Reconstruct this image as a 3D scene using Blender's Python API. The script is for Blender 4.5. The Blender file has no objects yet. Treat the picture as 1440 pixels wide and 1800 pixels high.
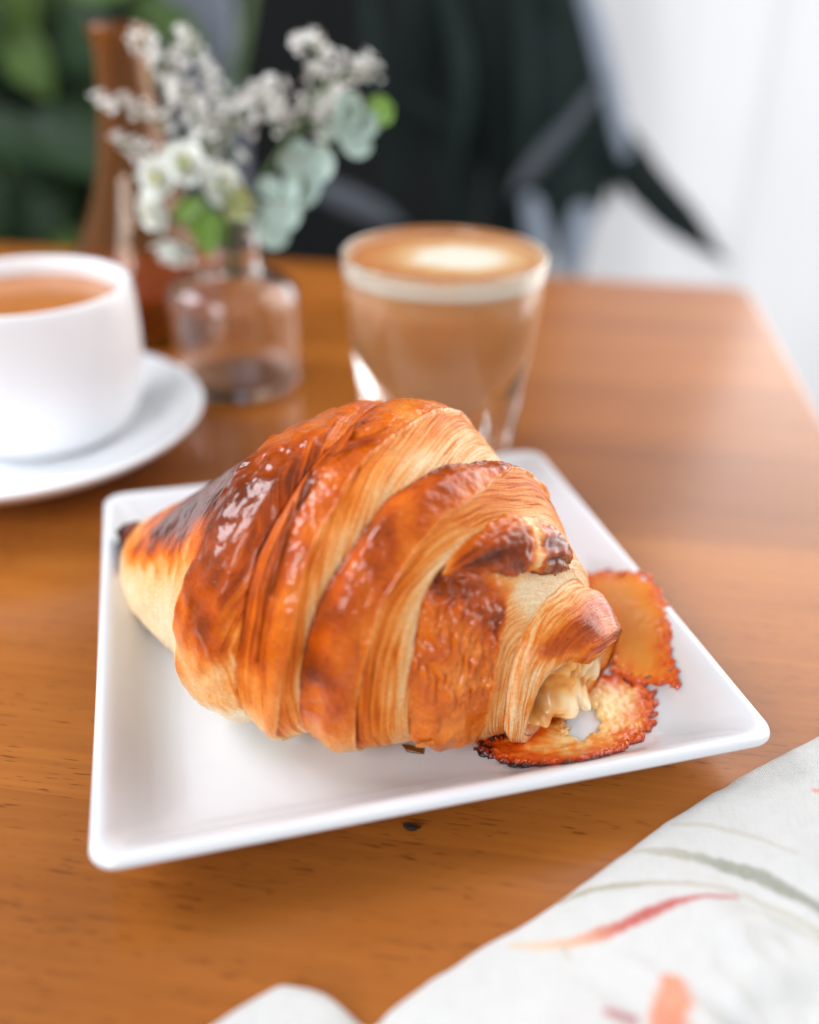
import bpy, bmesh, math, random
import numpy as np
from mathutils import Vector, Matrix, Euler
random.seed(7)
rng = np.random.default_rng(11)
SC = bpy.context.scene
COL = SC.collection
R = math.radians
PI = math.pi

# ------------------------------------------------------------------ camera
cam = bpy.data.cameras.new("camera")
camo = bpy.data.objects.new("camera", cam)
COL.objects.link(camo)
SC.camera = camo
cam.sensor_fit = 'VERTICAL'
cam.sensor_height = 36.0
cam.sensor_width = 36.0
cam.lens = 32.82
cam.clip_start = 0.01
cam.clip_end = 60
camo.matrix_world = Matrix(((0.99985, -0.01722, 0.0, 0.0),
                            (0.00869, 0.50437, -0.86345, 0.0),
                            (0.01487, 0.86332, 0.50444, 0.18579),
                            (0, 0, 0, 1)))
cam.dof.use_dof = True
cam.dof.focus_distance = 0.247
cam.dof.aperture_fstop = 3.1
cam.dof.aperture_blades = 9

# ------------------------------------------------------------------ world, lamps, exposure
world = bpy.data.worlds.new("World")
SC.world = world
world.use_nodes = True
bg = world.node_tree.nodes["Background"]
bg.inputs[0].default_value = (0.93, 0.96, 1.0, 1)
bg.inputs[1].default_value = 0.42

def area_lamp(name, loc, target, sx, sy, power, color):
    l = bpy.data.lights.new(name, 'AREA')
    l.shape = 'RECTANGLE'
    l.size, l.size_y = sx, sy
    l.energy = power
    l.color = color
    o = bpy.data.objects.new(name, l)
    COL.objects.link(o)
    o.location = loc
    d = Vector(target) - Vector(loc)
    o.rotation_euler = d.to_track_quat('-Z', 'Y').to_euler()
    return o
area_lamp("window_light", (1.00, 0.95, 0.40), (0.0, 0.25, 0.0), 1.5, 2.1, 56, (1.0, 0.97, 0.94))
area_lamp("room_window_light", (-1.15, 0.50, 0.95), (0.0, 0.27, 0.0), 0.75, 0.7, 20.0, (0.90, 0.93, 1.0))

area_lamp("room_fill_light", (-0.75, -0.95, 0.85), (0.0, 0.30, 0.0), 0.8, 0.7, 17.5, (0.93, 0.965, 1.0))
SC.view_settings.view_transform = 'Standard'
SC.view_settings.look = 'None'
SC.view_settings.exposure = 0.0
SC.view_settings.gamma = 1.0
SC.cycles.use_denoising = True
SC.cycles.max_bounces = 12
SC.cycles.transmission_bounces = 10
SC.cycles.transparent_max_bounces = 12
SC.cycles.sample_clamp_indirect = 14.0
SC.cycles.sample_clamp_direct = 0.0

# ------------------------------------------------------------------ helpers
def tag(o, label=None, cat=None, group=None, kind=None):
    if label: o['label'] = label
    if cat: o['category'] = cat
    if group: o['group'] = group
    if kind: o['kind'] = kind
    return o

def empty(name, loc=(0, 0, 0)):
    o = bpy.data.objects.new(name, None)
    o.empty_display_size = 0.02
    COL.objects.link(o)
    o.location = loc
    return o

def link(name, me, mat=None, parent=None):
    o = bpy.data.objects.new(name, me)
    COL.objects.link(o)
    if mat is not None and len(me.materials) == 0:
        me.materials.append(mat)
    if parent is not None:
        o.parent = parent
        o.matrix_parent_inverse = Matrix.Translation(-Vector(parent.location))
    return o

def mesh_np(name, V, F, mat=None, parent=None, col=None, uv=None, smooth=True):
    """V (n,3), F (m,4) or (m,3) index arrays, col (n,4), uv (n,2)"""
    V = np.ascontiguousarray(V, np.float32).reshape(-1, 3)
    F = np.ascontiguousarray(F, np.int32)
    k = F.shape[1]
    me = bpy.data.meshes.new(name)
    me.vertices.add(len(V)); me.vertices.foreach_set('co', V.ravel())
    me.loops.add(F.size); me.loops.foreach_set('vertex_index', F.ravel())
    me.polygons.add(len(F))
    me.polygons.foreach_set('loop_start', np.arange(0, F.size, k, dtype=np.int32))
    me.update(calc_edges=True)
    if smooth:
        me.polygons.foreach_set('use_smooth', np.ones(len(F), bool))
    if col is not None:
        a = me.color_attributes.new('Col', 'FLOAT_COLOR', 'POINT')
        a.data.foreach_set('color', np.ascontiguousarray(col, np.float32).ravel())
    if uv is not None:
        l = me.uv_layers.new(name='UVMap')
        l.data.foreach_set('uv', np.ascontiguousarray(uv[F.ravel()], np.float32).ravel())
    me.validate()
    return link(name, me, mat, parent)

def grid_faces(nu, nv, wrap_v=False, flip=False):
    i = np.arange(nu - 1)[:, None]
    j = np.arange(nv if wrap_v else nv - 1)[None, :]
    j2 = (j + 1) % nv
    a = i * nv + j; b = (i + 1) * nv + j; c = (i + 1) * nv + j2; d = i * nv + j2
    f = np.stack([a, b, c, d], -1).reshape(-1, 4)
    return f[:, ::-1] if flip else f

def bm_obj(name, bm, mat=None, parent=None, smooth=True):
    bmesh.ops.recalc_face_normals(bm, faces=bm.faces[:])
    me = bpy.data.meshes.new(name)
    bm.to_mesh(me); bm.free()
    if smooth:
        for p in me.polygons: p.use_smooth = True
    return link(name, me, mat, parent)

def lathe(profile, n=64, facets=None):
    """profile list of (r,z); a closed or open profile spun around z"""
    bm = bmesh.new()
    rings = []
    for r, z in profile:
        if r < 1e-6:
            rings.append([bm.verts.new((0, 0, z))])
        else:
            rings.append([bm.verts.new((r * math.cos(2*PI*k/n), r * math.sin(2*PI*k/n), z)) for k in range(n)])
    for a, b in zip(rings, rings[1:]):
        if len(a) == 1 and len(b) == 1: continue
        for k in range(n):
            k2 = (k + 1) % n
            if len(a) == 1: bm.faces.new((a[0], b[k2], b[k]))
            elif len(b) == 1: bm.faces.new((a[k], a[k2], b[0]))
            else: bm.faces.new((a[k], a[k2], b[k2], b[k]))
    return bm

def spline(P, n):
    P = np.asarray(P, float)
    t = np.linspace(0, 1, n)
    return cr(P, t)

def cr(P, t):
    P = np.asarray(P, float); one = P.ndim == 1
    if one: P = P[:, None]
    n = len(P); E = np.vstack([2*P[0]-P[1], P, 2*P[-1]-P[-2]])
    u = np.clip(t, 0, 1)*(n-1); i = np.minimum(u.astype(int), n-2); f = (u-i)[..., None]
    a, b, c, d = E[i], E[i+1], E[i+2], E[i+3]
    r = .5*((2*b)+(c-a)*f+(2*a-5*b+4*c-d)*f**2+(3*b-a-3*c+d)*f**3)
    return r[..., 0] if one else r

def tube_bm(bm, pts, radii, n=8):
    pts = [Vector(p) for p in pts]
    prev = None
    up = Vector((0.31, 0.2, 0.93)).normalized()
    for i, p in enumerate(pts):
        d = (pts[min(i+1, len(pts)-1)] - pts[max(i-1, 0)]).normalized()
        a = d.cross(up)
        if a.length < 1e-3: a = d.cross(Vector((1, 0, 0)))
        a.normalize(); b = a.cross(d)
        r = radii[i] if hasattr(radii, '__len__') else radii
        ring = [bm.verts.new(p + (a*math.cos(2*PI*k/n) + b*math.sin(2*PI*k/n))*r) for k in range(n)]
        if prev:
            for k in range(n):
                bm.faces.new((prev[k], prev[(k+1) % n], ring[(k+1) % n], ring[k]))
        else:
            bm.faces.new(ring)
        prev = ring
    bm.faces.new(prev)
    return bm

# --- numpy gradient noise
_perm = rng.permutation(256).astype(np.int64)
_perm = np.concatenate([_perm, _perm, _perm])
_g = rng.normal(size=(256, 3)); _g /= np.linalg.norm(_g, axis=1, keepdims=True)
def noise(x, y, z=0.0):
    x, y, z = np.broadcast_arrays(np.asarray(x, float), np.asarray(y, float), np.asarray(z, float))
    xi = np.floor(x).astype(np.int64); yi = np.floor(y).astype(np.int64); zi = np.floor(z).astype(np.int64)
    xf = x-xi; yf = y-yi; zf = z-zi
    u = xf**3*(xf*(xf*6-15)+10); v = yf**3*(yf*(yf*6-15)+10); w = zf**3*(zf*(zf*6-15)+10)
    out = 0
    for dx in (0, 1):
        for dy in (0, 1):
            for dz in (0, 1):
                h = _perm[_perm[_perm[(xi+dx) & 255] + ((yi+dy) & 255)] + ((zi+dz) & 255)]
                g = _g[h]
                dot = g[..., 0]*(xf-dx) + g[..., 1]*(yf-dy) + g[..., 2]*(zf-dz)
                out = out + dot*(u if dx else 1-u)*(v if dy else 1-v)*(w if dz else 1-w)
    return out*1.6
def fbm(x, y, z=0.0, o=3):
    r = 0; a = 1.0; s = 1.0
    for k in range(o):
        r = r + a*noise(x*s, y*s, z*s + 7.3*k); a *= .5; s *= 2.03
    return r
def sst(a, b, x):
    t = np.clip((x-a)/(b-a), 0, 1); return t*t*(3-2*t)
def srgb(*c):
    c = np.array(c, float)/255
    return np.where(c <= .04045, c/12.92, ((c+.055)/1.055)**2.4)

# ------------------------------------------------------------------ materials
def new_mat(name):
    m = bpy.data.materials.new(name); m.use_nodes = True
    nt = m.node_tree
    return m, nt, nt.nodes['Principled BSDF'], nt.nodes['Material Output']

def simple(name, color, rough=.5, var=0.0, scale=40, coat=0.0, sss=0.0, trans=0.0, ior=1.45, bump=0.0, bscale=200, spec=.5, thin=None):
    m, nt, b, out = new_mat(name)
    N, L = nt.nodes, nt.links
    b.inputs['Roughness'].default_value = rough
    b.inputs['Coat Weight'].default_value = coat
    b.inputs['Coat Roughness'].default_value = .08
    b.inputs['Specular IOR Level'].default_value = spec
    b.inputs['IOR'].default_value = ior
    b.inputs['Transmission Weight'].default_value = trans
    if sss:
        b.inputs['Subsurface Weight'].default_value = sss
        b.inputs['Subsurface Scale'].default_value = .004
    tc = N.new('ShaderNodeTexCoord')
    nz = N.new('ShaderNodeTexNoise'); nz.inputs['Scale'].default_value = scale; nz.inputs['Detail'].default_value = 4
    L.new(tc.outputs['Object'], nz.inputs['Vector'])
    mx = N.new('ShaderNodeMix'); mx.data_type = 'RGBA'
    c = np.array(color)
    mx.inputs[6].default_value = (*np.clip(c*(1-var), 0, 1), 1)
    mx.inputs[7].default_value = (*np.clip(c*(1+var), 0, 1), 1)
    L.new(nz.outputs['Fac'], mx.inputs[0])
    L.new(mx.outputs[2], b.inputs['Base Color'])
    if bump:
        bz = N.new('ShaderNodeTexNoise'); bz.inputs['Scale'].default_value = bscale; bz.inputs['Detail'].default_value = 3
        L.new(tc.outputs['Object'], bz.inputs['Vector'])
        bp = N.new('ShaderNodeBump'); bp.inputs['Strength'].default_value = bump; bp.inputs['Distance'].default_value = .001
        L.new(bz.outputs['Fac'], bp.inputs['Height']); L.new(bp.outputs['Normal'], b.inputs['Normal'])
    return m

def wood_mat():
    m, nt, b, out = new_mat('beech_wood')
    N, L = nt.nodes, nt.links
    tc = N.new('ShaderNodeTexCoord')
    def mp(sx, sy, off=0):
        q = N.new('ShaderNodeMapping'); q.inputs['Scale'].default_value = (sx, sy, 30)
        q.inputs['Location'].default_value = (off, off*1.7, 0)
        L.new(tc.outputs['Object'], q.inputs['Vector']); return q
    def nz(map_, det=3, dist=0.0):
        n = N.new('ShaderNodeTexNoise'); n.inputs['Scale'].default_value = 1; n.inputs['Detail'].default_value = det
        n.inputs['Distortion'].default_value = dist
        L.new(map_.outputs[0], n.inputs['Vector']); return n
    def ramp(src, a, b_, ca, cb):
        r = N.new('ShaderNodeValToRGB'); r.color_ramp.elements[0].position = a; r.color_ramp.elements[1].position = b_
        r.color_ramp.elements[0].color = (*ca, 1); r.color_ramp.elements[1].color = (*cb, 1)
        L.new(src, r.inputs[0]); return r
    broad = nz(mp(3, 26), 4, .3)
    base = ramp(broad.outputs['Fac'], .2, .8, (.285, .082, .008), (.44, .150, .024))
    fine = nz(mp(14, 420, 3.1), 4)
    mul = N.new('ShaderNodeMix'); mul.data_type = 'RGBA'; mul.blend_type = 'MULTIPLY'; mul.inputs[0].default_value = 1
    fr = ramp(fine.outputs['Fac'], .3, .7, (.90, .88, .86), (1.08, 1.09, 1.10))
    L.new(base.outputs[0], mul.inputs[6]); L.new(fr.outputs[0], mul.inputs[7])
    # staves: each board of the glued top has its own tone
    sep = N.new('ShaderNodeSeparateXYZ'); L.new(tc.outputs['Object'], sep.inputs[0])
    dv = N.new('ShaderNodeMath'); dv.operation = 'MULTIPLY'; dv.inputs[1].default_value = 1/.078; L.new(sep.outputs[1], dv.inputs[0])
    fl = N.new('ShaderNodeMath'); fl.operation = 'FLOOR'; L.new(dv.outputs[0], fl.inputs[0])
    wn = N.new('ShaderNodeTexWhiteNoise'); wn.noise_dimensions = '1D'; L.new(fl.outputs[0], wn.inputs['W'])
    sr = ramp(wn.outputs['Value'], 0, 1, (.84, .80, .78), (1.10, 1.10, 1.10))
    mul2 = N.new('ShaderNodeMix'); mul2.data_type = 'RGBA'; mul2.blend_type = 'MULTIPLY'; mul2.inputs[0].default_value = 1
    L.new(mul.outputs[2], mul2.inputs[6]); L.new(sr.outputs[0], mul2.inputs[7])
    # short dark pores
    pore = nz(mp(125, 1350, 9.0), 1.0)
    patch = nz(mp(30, 90, 5.0), 2)
    ad = N.new('ShaderNodeMath'); ad.operation = 'MULTIPLY_ADD'; ad.inputs[1].default_value = .30
    L.new(patch.outputs['Fac'], ad.inputs[0]); L.new(pore.outputs['Fac'], ad.inputs[2])
    pr = ramp(ad.outputs[0], .80, .87, (1, 1, 1), (.50, .42, .36))
    mul3 = N.new('ShaderNodeMix'); mul3.data_type = 'RGBA'; mul3.blend_type = 'MULTIPLY'; mul3.inputs[0].default_value = 1
    L.new(mul2.outputs[2], mul3.inputs[6]); L.new(pr.outputs[0], mul3.inputs[7])
    L.new(mul3.outputs[2], b.inputs['Base Color'])
    b.inputs['Roughness'].default_value = .42
    b.inputs['Specular IOR Level'].default_value = .05
    b.inputs['Coat Weight'].default_value = .7
    b.inputs['Coat Roughness'].default_value = .22
    bp = N.new('ShaderNodeBump'); bp.inputs['Strength'].default_value = .25; bp.inputs['Distance'].default_value = .0003
    L.new(pr.outputs[0], bp.inputs['Height']); L.new(bp.outputs['Normal'], b.inputs['Normal'])
    return m

def pastry_mat():
    """base colour from the baked colour attribute; its alpha says how glazed the skin is"""
    m, nt, b, out = new_mat('pastry')
    N, L = nt.nodes, nt.links
    at = N.new('ShaderNodeAttribute'); at.attribute_name = 'Col'
    uv = N.new('ShaderNodeUVMap'); uv.uv_map = 'UVMap'
    tc = N.new('ShaderNodeTexCoord')
    def mp(src, s):
        q = N.new('ShaderNodeMapping'); q.inputs['Scale'].default_value = s; L.new(src, q.inputs['Vector']); return q
    def nz(q, det=3):
        n = N.new('ShaderNodeTexNoise'); n.inputs['Scale'].default_value = 1; n.inputs['Detail'].default_value = det
        L.new(q.outputs[0], n.inputs['Vector']); return n
    fine = nz(mp(tc.outputs['Object'], (1100, 1100, 1100)), 4)
    strand = nz(mp(uv.outputs['UV'], (4.2, .12, 1)), 3)
    wr = nz(mp(tc.outputs['Object'], (420, 420, 420)), 3)
    # colour: fine mottling
    hs = N.new('ShaderNodeMix'); hs.data_type = 'RGBA'; hs.blend_type = 'MULTIPLY'; hs.inputs[0].default_value = 1
    rp = N.new('ShaderNodeValToRGB'); rp.color_ramp.elements[0].position = .3; rp.color_ramp.elements[1].position = .7
    rp.color_ramp.elements[0].color = (.86, .80, .72, 1); rp.color_ramp.elements[1].color = (1.06, 1.08, 1.1, 1)
    L.new(fine.outputs['Fac'], rp.inputs[0])
    L.new(at.outputs['Color'], hs.inputs[6]); L.new(rp.outputs[0], hs.inputs[7])
    L.new(hs.outputs[2], b.inputs['Base Color'])
    # roughness
    mr = N.new('ShaderNodeMapRange'); mr.inputs['To Min'].default_value = .55; mr.inputs['To Max'].default_value = .26
    L.new(at.outputs['Alpha'], mr.inputs['Value'])
    L.new(mr.outputs[0], b.inputs['Roughness'])
    cw = N.new('ShaderNodeMath'); cw.operation = 'MULTIPLY'; cw.inputs[1].default_value = .85
    L.new(at.outputs['Alpha'], cw.inputs[0]); L.new(cw.outputs[0], b.inputs['Coat Weight'])
    b.inputs['Coat Roughness'].default_value = .055
    b.inputs['Coat IOR'].default_value = 1.42
    b.inputs['Specular IOR Level'].default_value = .12
    # bump: strands where dull, soft wrinkles where glazed
    iv = N.new('ShaderNodeMath'); iv.operation = 'SUBTRACT'; iv.inputs[0].default_value = 1.05; L.new(at.outputs['Alpha'], iv.inputs[1])
    s1 = N.new('ShaderNodeMath'); s1.operation = 'MULTIPLY'; L.new(strand.outputs['Fac'], s1.inputs[0]); L.new(iv.outputs[0], s1.inputs[1])
    s2 = N.new('ShaderNodeMath'); s2.operation = 'MULTIPLY_ADD'; s2.inputs[1].default_value = .5
    L.new(wr.outputs['Fac'], s2.inputs[0]); L.new(s1.outputs[0], s2.inputs[2])
    s3 = N.new('ShaderNodeMath'); s3.operation = 'MULTIPLY_ADD'; s3.inputs[1].default_value = .12
    L.new(fine.outputs['Fac'], s3.inputs[0]); L.new(s2.outputs[0], s3.inputs[2])
    bp = N.new('ShaderNodeBump'); bp.inputs['Strength'].default_value = .55; bp.inputs['Distance'].default_value = .0009
    L.new(s3.outputs[0], bp.inputs['Height']); L.new(bp.outputs['Normal'], b.inputs['Normal'])
    b.inputs['Subsurface Weight'].default_value = .13
    b.inputs['Subsurface Scale'].default_value = .004
    b.inputs['Subsurface Radius'].default_value = (1, .45, .15)
    return m

def attr_mat(name, rough=.5, coat=0.0, sss=0.0, bump=.2, bscale=500):
    m, nt, b, out = new_mat(name)
    N, L = nt.nodes, nt.links
    at = N.new('ShaderNodeAttribute'); at.attribute_name = 'Col'
    L.new(at.outputs['Color'], b.inputs['Base Color'])
    b.inputs['Roughness'].default_value = rough
    b.inputs['Coat Weight'].default_value = coat; b.inputs['Coat Roughness'].default_value = .08
    if sss:
        b.inputs['Subsurface Weight'].default_value = sss; b.inputs['Subsurface Scale'].default_value = .003
        b.inputs['Subsurface Radius'].default_value = (1, .5, .2)
    tc = N.new('ShaderNodeTexCoord')
    n = N.new('ShaderNodeTexNoise'); n.inputs['Scale'].default_value = bscale; n.inputs['Detail'].default_value = 4
    L.new(tc.outputs['Object'], n.inputs['Vector'])
    bp = N.new('ShaderNodeBump'); bp.inputs['Strength'].default_value = bump; bp.inputs['Distance'].default_value = .001
    L.new(n.outputs['Fac'], bp.inputs['Height']); L.new(bp.outputs['Normal'], b.inputs['Normal'])
    return m

def linen_mat():
    m, nt, b, out = new_mat('linen')
    N, L = nt.nodes, nt.links
    at = N.new('ShaderNodeAttribute'); at.attribute_name = 'Col'
    uv = N.new('ShaderNodeUVMap'); uv.uv_map = 'UVMap'
    L.new(at.outputs['Color'], b.inputs['Base Color'])
    b.inputs['Roughness'].default_value = .85
    b.inputs['Specular IOR Level'].default_value = .2
    b.inputs['Sheen Weight'].default_value = .15
    def wave(ax):
        w = N.new('ShaderNodeTexWave'); w.bands_direction = ax; w.inputs['Scale'].default_value = 55
        w.inputs['Distortion'].default_value = 1.5; w.inputs['Detail Scale'].default_value = 2
        L.new(uv.outputs['UV'], w.inputs['Vector']); return w
    a = N.new('ShaderNodeMath'); a.operation = 'ADD'
    L.new(wave('X').outputs['Fac'], a.inputs[0]); L.new(wave('Y').outputs['Fac'], a.inputs[1])
    bp = N.new('ShaderNodeBump'); bp.inputs['Strength'].default_value = .6; bp.inputs['Distance'].default_value = .0004
    L.new(a.outputs[0], bp.inputs['Height']); L.new(bp.outputs['Normal'], b.inputs['Normal'])
    return m

def curtain_mat():
    m, nt, b, out = new_mat('sheer_curtain')
    N, L = nt.nodes, nt.links
    tr = N.new('ShaderNodeBsdfTranslucent'); tr.inputs[0].default_value = (.50, .51, .54, 1)
    df = N.new('ShaderNodeBsdfDiffuse'); df.inputs[0].default_value = (.8, .8, .82, 1)
    tp = N.new('ShaderNodeBsdfTransparent')
    tc = N.new('ShaderNodeTexCoord'); nz = N.new('ShaderNodeTexNoise'); nz.inputs['Scale'].default_value = 8
    L.new(tc.outputs['Object'], nz.inputs['Vector'])
    a = N.new('ShaderNodeMixShader'); a.inputs[0].default_value = .45
    L.new(tr.outputs[0], a.inputs[1]); L.new(df.outputs[0], a.inputs[2])
    mr = N.new('ShaderNodeMapRange'); mr.inputs['To Min'].default_value = .42; mr.inputs['To Max'].default_value = .5
    L.new(nz.outputs['Fac'], mr.inputs['Value'])
    c = N.new('ShaderNodeMixShader'); L.new(mr.outputs[0], c.inputs[0])
    L.new(a.outputs[0], c.inputs[1]); L.new(tp.outputs[0], c.inputs[2])
    L.new(c.outputs[0], out.inputs[0])
    return m

M_wood = wood_mat()
M_pastry = pastry_mat()
M_cheese = attr_mat('baked_cheese', .34, .35, .3, .12, 500)
M_linen = linen_mat()
M_curtain = curtain_mat()
M_china = simple('white_china', (.725, .738, .765), .14, .01, 6, coat=.3)
M_matte_china = simple('satin_china', (.87, .885, .91), .25, .01, 6)
M_glass = simple('clear_glass', (.99, .99, .99), 0.0, 0, trans=1, ior=1.48)
M_amber = simple('amber_glass', (.66, .30, .05), .0, .1, trans=.92, ior=1.45)
M_water = simple('water', (1, 1, 1), 0.0, 0, trans=1, ior=1.33)
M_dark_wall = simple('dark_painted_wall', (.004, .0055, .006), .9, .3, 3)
M_floor = simple('dark_floor', (.05, .03, .02), .6, .3, 5)
M_post = simple('grey_painted_wood', (.17, .19, .23), .6, .1, 5)
M_stem = simple('green_stem', (.10, .16, .06), .5, .2)
M_leaf = simple('bright_leaf', (.16, .30, .04), .45, .3, 60)
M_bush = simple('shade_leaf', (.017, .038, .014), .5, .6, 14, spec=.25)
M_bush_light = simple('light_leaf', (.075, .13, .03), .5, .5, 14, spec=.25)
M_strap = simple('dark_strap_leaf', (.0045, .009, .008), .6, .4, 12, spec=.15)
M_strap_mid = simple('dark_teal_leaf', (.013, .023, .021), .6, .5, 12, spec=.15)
M_strap_pale = simple('pale_lit_leaf', (.24, .28, .34), .6, .3, 12, spec=.2)  # window light on these leaves is put into the pale colour
M_strap_grey = simple('grey_lit_strap_leaf', (.085, .095, .11), .6, .3, 12, spec=.2)  # lighter copy of the strap leaf, caught light painted in as grey
M_pot = simple('dark_pot', (.05, .05, .055), .5, .1)
M_petal = simple('white_petal', (.90, .91, .84), .5, .05, 80, sss=.2)
M_petal_green = simple('greenish_petal', (.66, .70, .36), .5, .1, 80, sss=.2)
M_floret = simple('pale_floret', (.80, .79, .75), .6, .15, 300)
M_euc = simple('eucalyptus_leaf', (.40, .51, .45), .45, .2, 60)
M_euc_light = simple('young_eucalyptus_leaf', (.25, .42, .10), .45, .2, 60)

# ------------------------------------------------------------------ room: floor, wall, curtain
bm = bmesh.new()
vs = [bm.verts.new(p) for p in ((-4, -2, -.745), (.46, -2, -.745), (.46, 2.2, -.745), (-4, 2.2, -.745))]
bm.faces.new(vs)
tag(bm_obj('floor', bm, M_floor, smooth=False), kind='structure')

def box_bm(bm, x0, x1, y0, y1, z0, z1, bev=0.0):
    v = [bm.verts.new((x, y, z)) for x in (x0, x1) for y in (y0, y1) for z in (z0, z1)]
    for f in ((0, 1, 3, 2), (4, 6, 7, 5), (0, 4, 5, 1), (2, 3, 7, 6), (0, 2, 6, 4), (1, 5, 7, 3)):
        bm.faces.new([v[i] for i in f])
    if bev:
        bmesh.ops.bevel(bm, geom=bm.edges[:], offset=bev, segments=2, affect='EDGES', profile=.6)
    return bm
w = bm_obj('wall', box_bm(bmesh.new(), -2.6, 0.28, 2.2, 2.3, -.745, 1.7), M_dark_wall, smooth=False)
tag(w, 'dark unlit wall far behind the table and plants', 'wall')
w = bm_obj('post', box_bm(bmesh.new(), -.362, -.268, 1.50, 1.56, -.745, 1.3, .006), M_post, smooth=False)
tag(w, 'pale grey upright post blurred behind the flowers', 'post')

cp = spline([(.235, 1.42), (.30, 1.22), (.345, .95), (.375, .65), (.40, .35), (.42, .10)], 460)
arc = np.concatenate([[0], np.cumsum(np.linalg.norm(np.diff(cp, axis=0), axis=1))])
tg = np.gradient(cp, axis=0); tg /= np.linalg.norm(tg, axis=1, keepdims=True)
nr = np.stack([tg[:, 1], -tg[:, 0]], 1)
zz = np.linspace(-.735, 1.3, 40)
AA, ZZ = np.meshgrid(arc, zz, indexing='ij')
amp = .010 + .006*noise(AA*2.1, ZZ*.5, 3.0)
off = amp*np.sin(2*PI*AA/.23 + 1.6*noise(AA*3, ZZ*.4, 9.) + ZZ*.9)
Vc = np.stack([cp[:, None, 0] + nr[:, None, 0]*off, cp[:, None, 1] + nr[:, None, 1]*off, ZZ], -1)
c = mesh_np('curtain', Vc, grid_faces(460, 40), M_curtain)
tag(c, 'white sheer curtain hanging in soft folds beside the table', 'curtain')

# ------------------------------------------------------------------ table
def rounded_rect(x0, x1, y0, y1, r, n=10):
    pts = []
    for cx, cy, a0 in ((x1-r, y1-r, 0), (x0+r, y1-r, 90), (x0+r, y0+r, 180), (x1-r, y0+r, 270)):
        for k in range(n+1):
            a = R(a0 + 90*k/n); pts.append((cx + r*math.cos(a), cy + r*math.sin(a)))
    return pts
T_ROT = R(-8)
def table():
    x0, x1, y0, y1 = -.75, .1398, -.30, .6579
    bm = bmesh.new()
    rings = []
    for ins, z in ((.004, -.030), (.0005, -.0275), (0, -.025), (0, -.003), (.0008, -.001), (.003, 0)):
        rings.append([bm.verts.new((x, y, z)) for x, y in rounded_rect(x0+ins, x1-ins, y0+ins, y1-ins, .018-ins)])
    n = len(rings[0])
    for a, b in zip(rings, rings[1:]):
        for k in range(n): bm.faces.new((a[k], a[(k+1) % n], b[(k+1) % n], b[k]))
    bm.faces.new(rings[-1]); bm.faces.new(rings[0][::-1])
    o = bm_obj('table', bm, M_wood, smooth=False)
    o.rotation_euler.z = T_ROT
    return tag(o, 'warm brown beech table top with a rounded far corner', 'table')
table()

# ------------------------------------------------------------------ plate
PC = (-.008, .238); PYAW = R(15.06)
def plate():
    prof = [(.0, .0036), (.054, .0036), (.0552, .0008), (.0572, .0006), (.0585, .0026), (.066, .0052), (.076, .0098), (.0830, .0134),
            (.0848, .0149), (.0850, .0160), (.0842, .0170), (.0825, .0172), (.0805, .0162), (.0775, .0136), (.0735, .0100),
            (.0700, .0076), (.0660, .0059), (.0610, .0051), (.050, .0050), (.02, .0050)]
    P = cr(np.array(prof[2:]), np.linspace(0, 1, 90))
    P = np.vstack([prof[0:2], P])
    rings = []
    nc = 14; ne = 10
    for a, z in P:
        a = max(a, .0004)
        r = min(a*.6, max(.0068 - (.085 - a)*.05, .0045))
        pts = []
        for cx, cy, a0 in ((1, 1, 0), (-1, 1, 90), (-1, -1, 180), (1, -1, 270)):
            for k in range(nc+1):
                an = R(a0 + 90*k/nc)
                pts.append(((a-r)*cx + r*math.cos(an), (a-r)*cy + r*math.sin(an), z))
        q = []
        for i in range(len(pts)):
            q.append(pts[i])
            if i % (nc+1) == nc:
                p0 = np.array(pts[i]); p1 = np.array(pts[(i+1) % len(pts)])
                for k in range(1, ne): q.append(tuple(p0 + (p1-p0)*k/ne))
        rings.append(q)
    nr_, n = len(rings), len(rings[0])
    V = np.array(rings)
    # very slight potter's unevenness of the rim
    V[..., 2] += .0002*noise(V[..., 0]*30, V[..., 1]*30, 2.)*(V[..., 2] > .009)
    V = V.reshape(-1, 3)
    F = grid_faces(nr_, n, True)
    V = np.vstack([V, [[0, 0, .0036], [0, 0, .005]]])
    tri0 = [(len(V)-2, k, (k+1) % n, (k+1) % n) for k in range(n)]
    b = (nr_-1)*n
    bm = bmesh.new()
    vs = [bm.verts.new(v) for v in V]
    for f in F: bm.faces.new([vs[i] for i in f])
    for k in range(n):
        bm.faces.new((vs[-2], vs[k], vs[(k+1) % n]))
        bm.faces.new((vs[-1], vs[b+(k+1) % n], vs[b+k]))
    o = bm_obj('plate', bm, M_china)
    o.location = (PC[0], PC[1], 0); o.rotation_euler.z = PYAW
    return tag(o, 'square white china plate with raised rim under the croissant', 'plate')
plate()
_pa = [.0, .0600, .064, .068, .072, .078, .082, .0835, .085]
_pz = [.005, .005, .0054, .0066, .0089, .0139, .0169, .0172, .0160]
def plate_z(x, y):
    c, s = math.cos(PYAW), math.sin(PYAW)
    lx = c*(x-PC[0]) + s*(y-PC[1]); ly = -s*(x-PC[0]) + c*(y-PC[1])
    return np.interp(np.maximum(abs(lx), abs(ly)), _pa, _pz)
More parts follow.
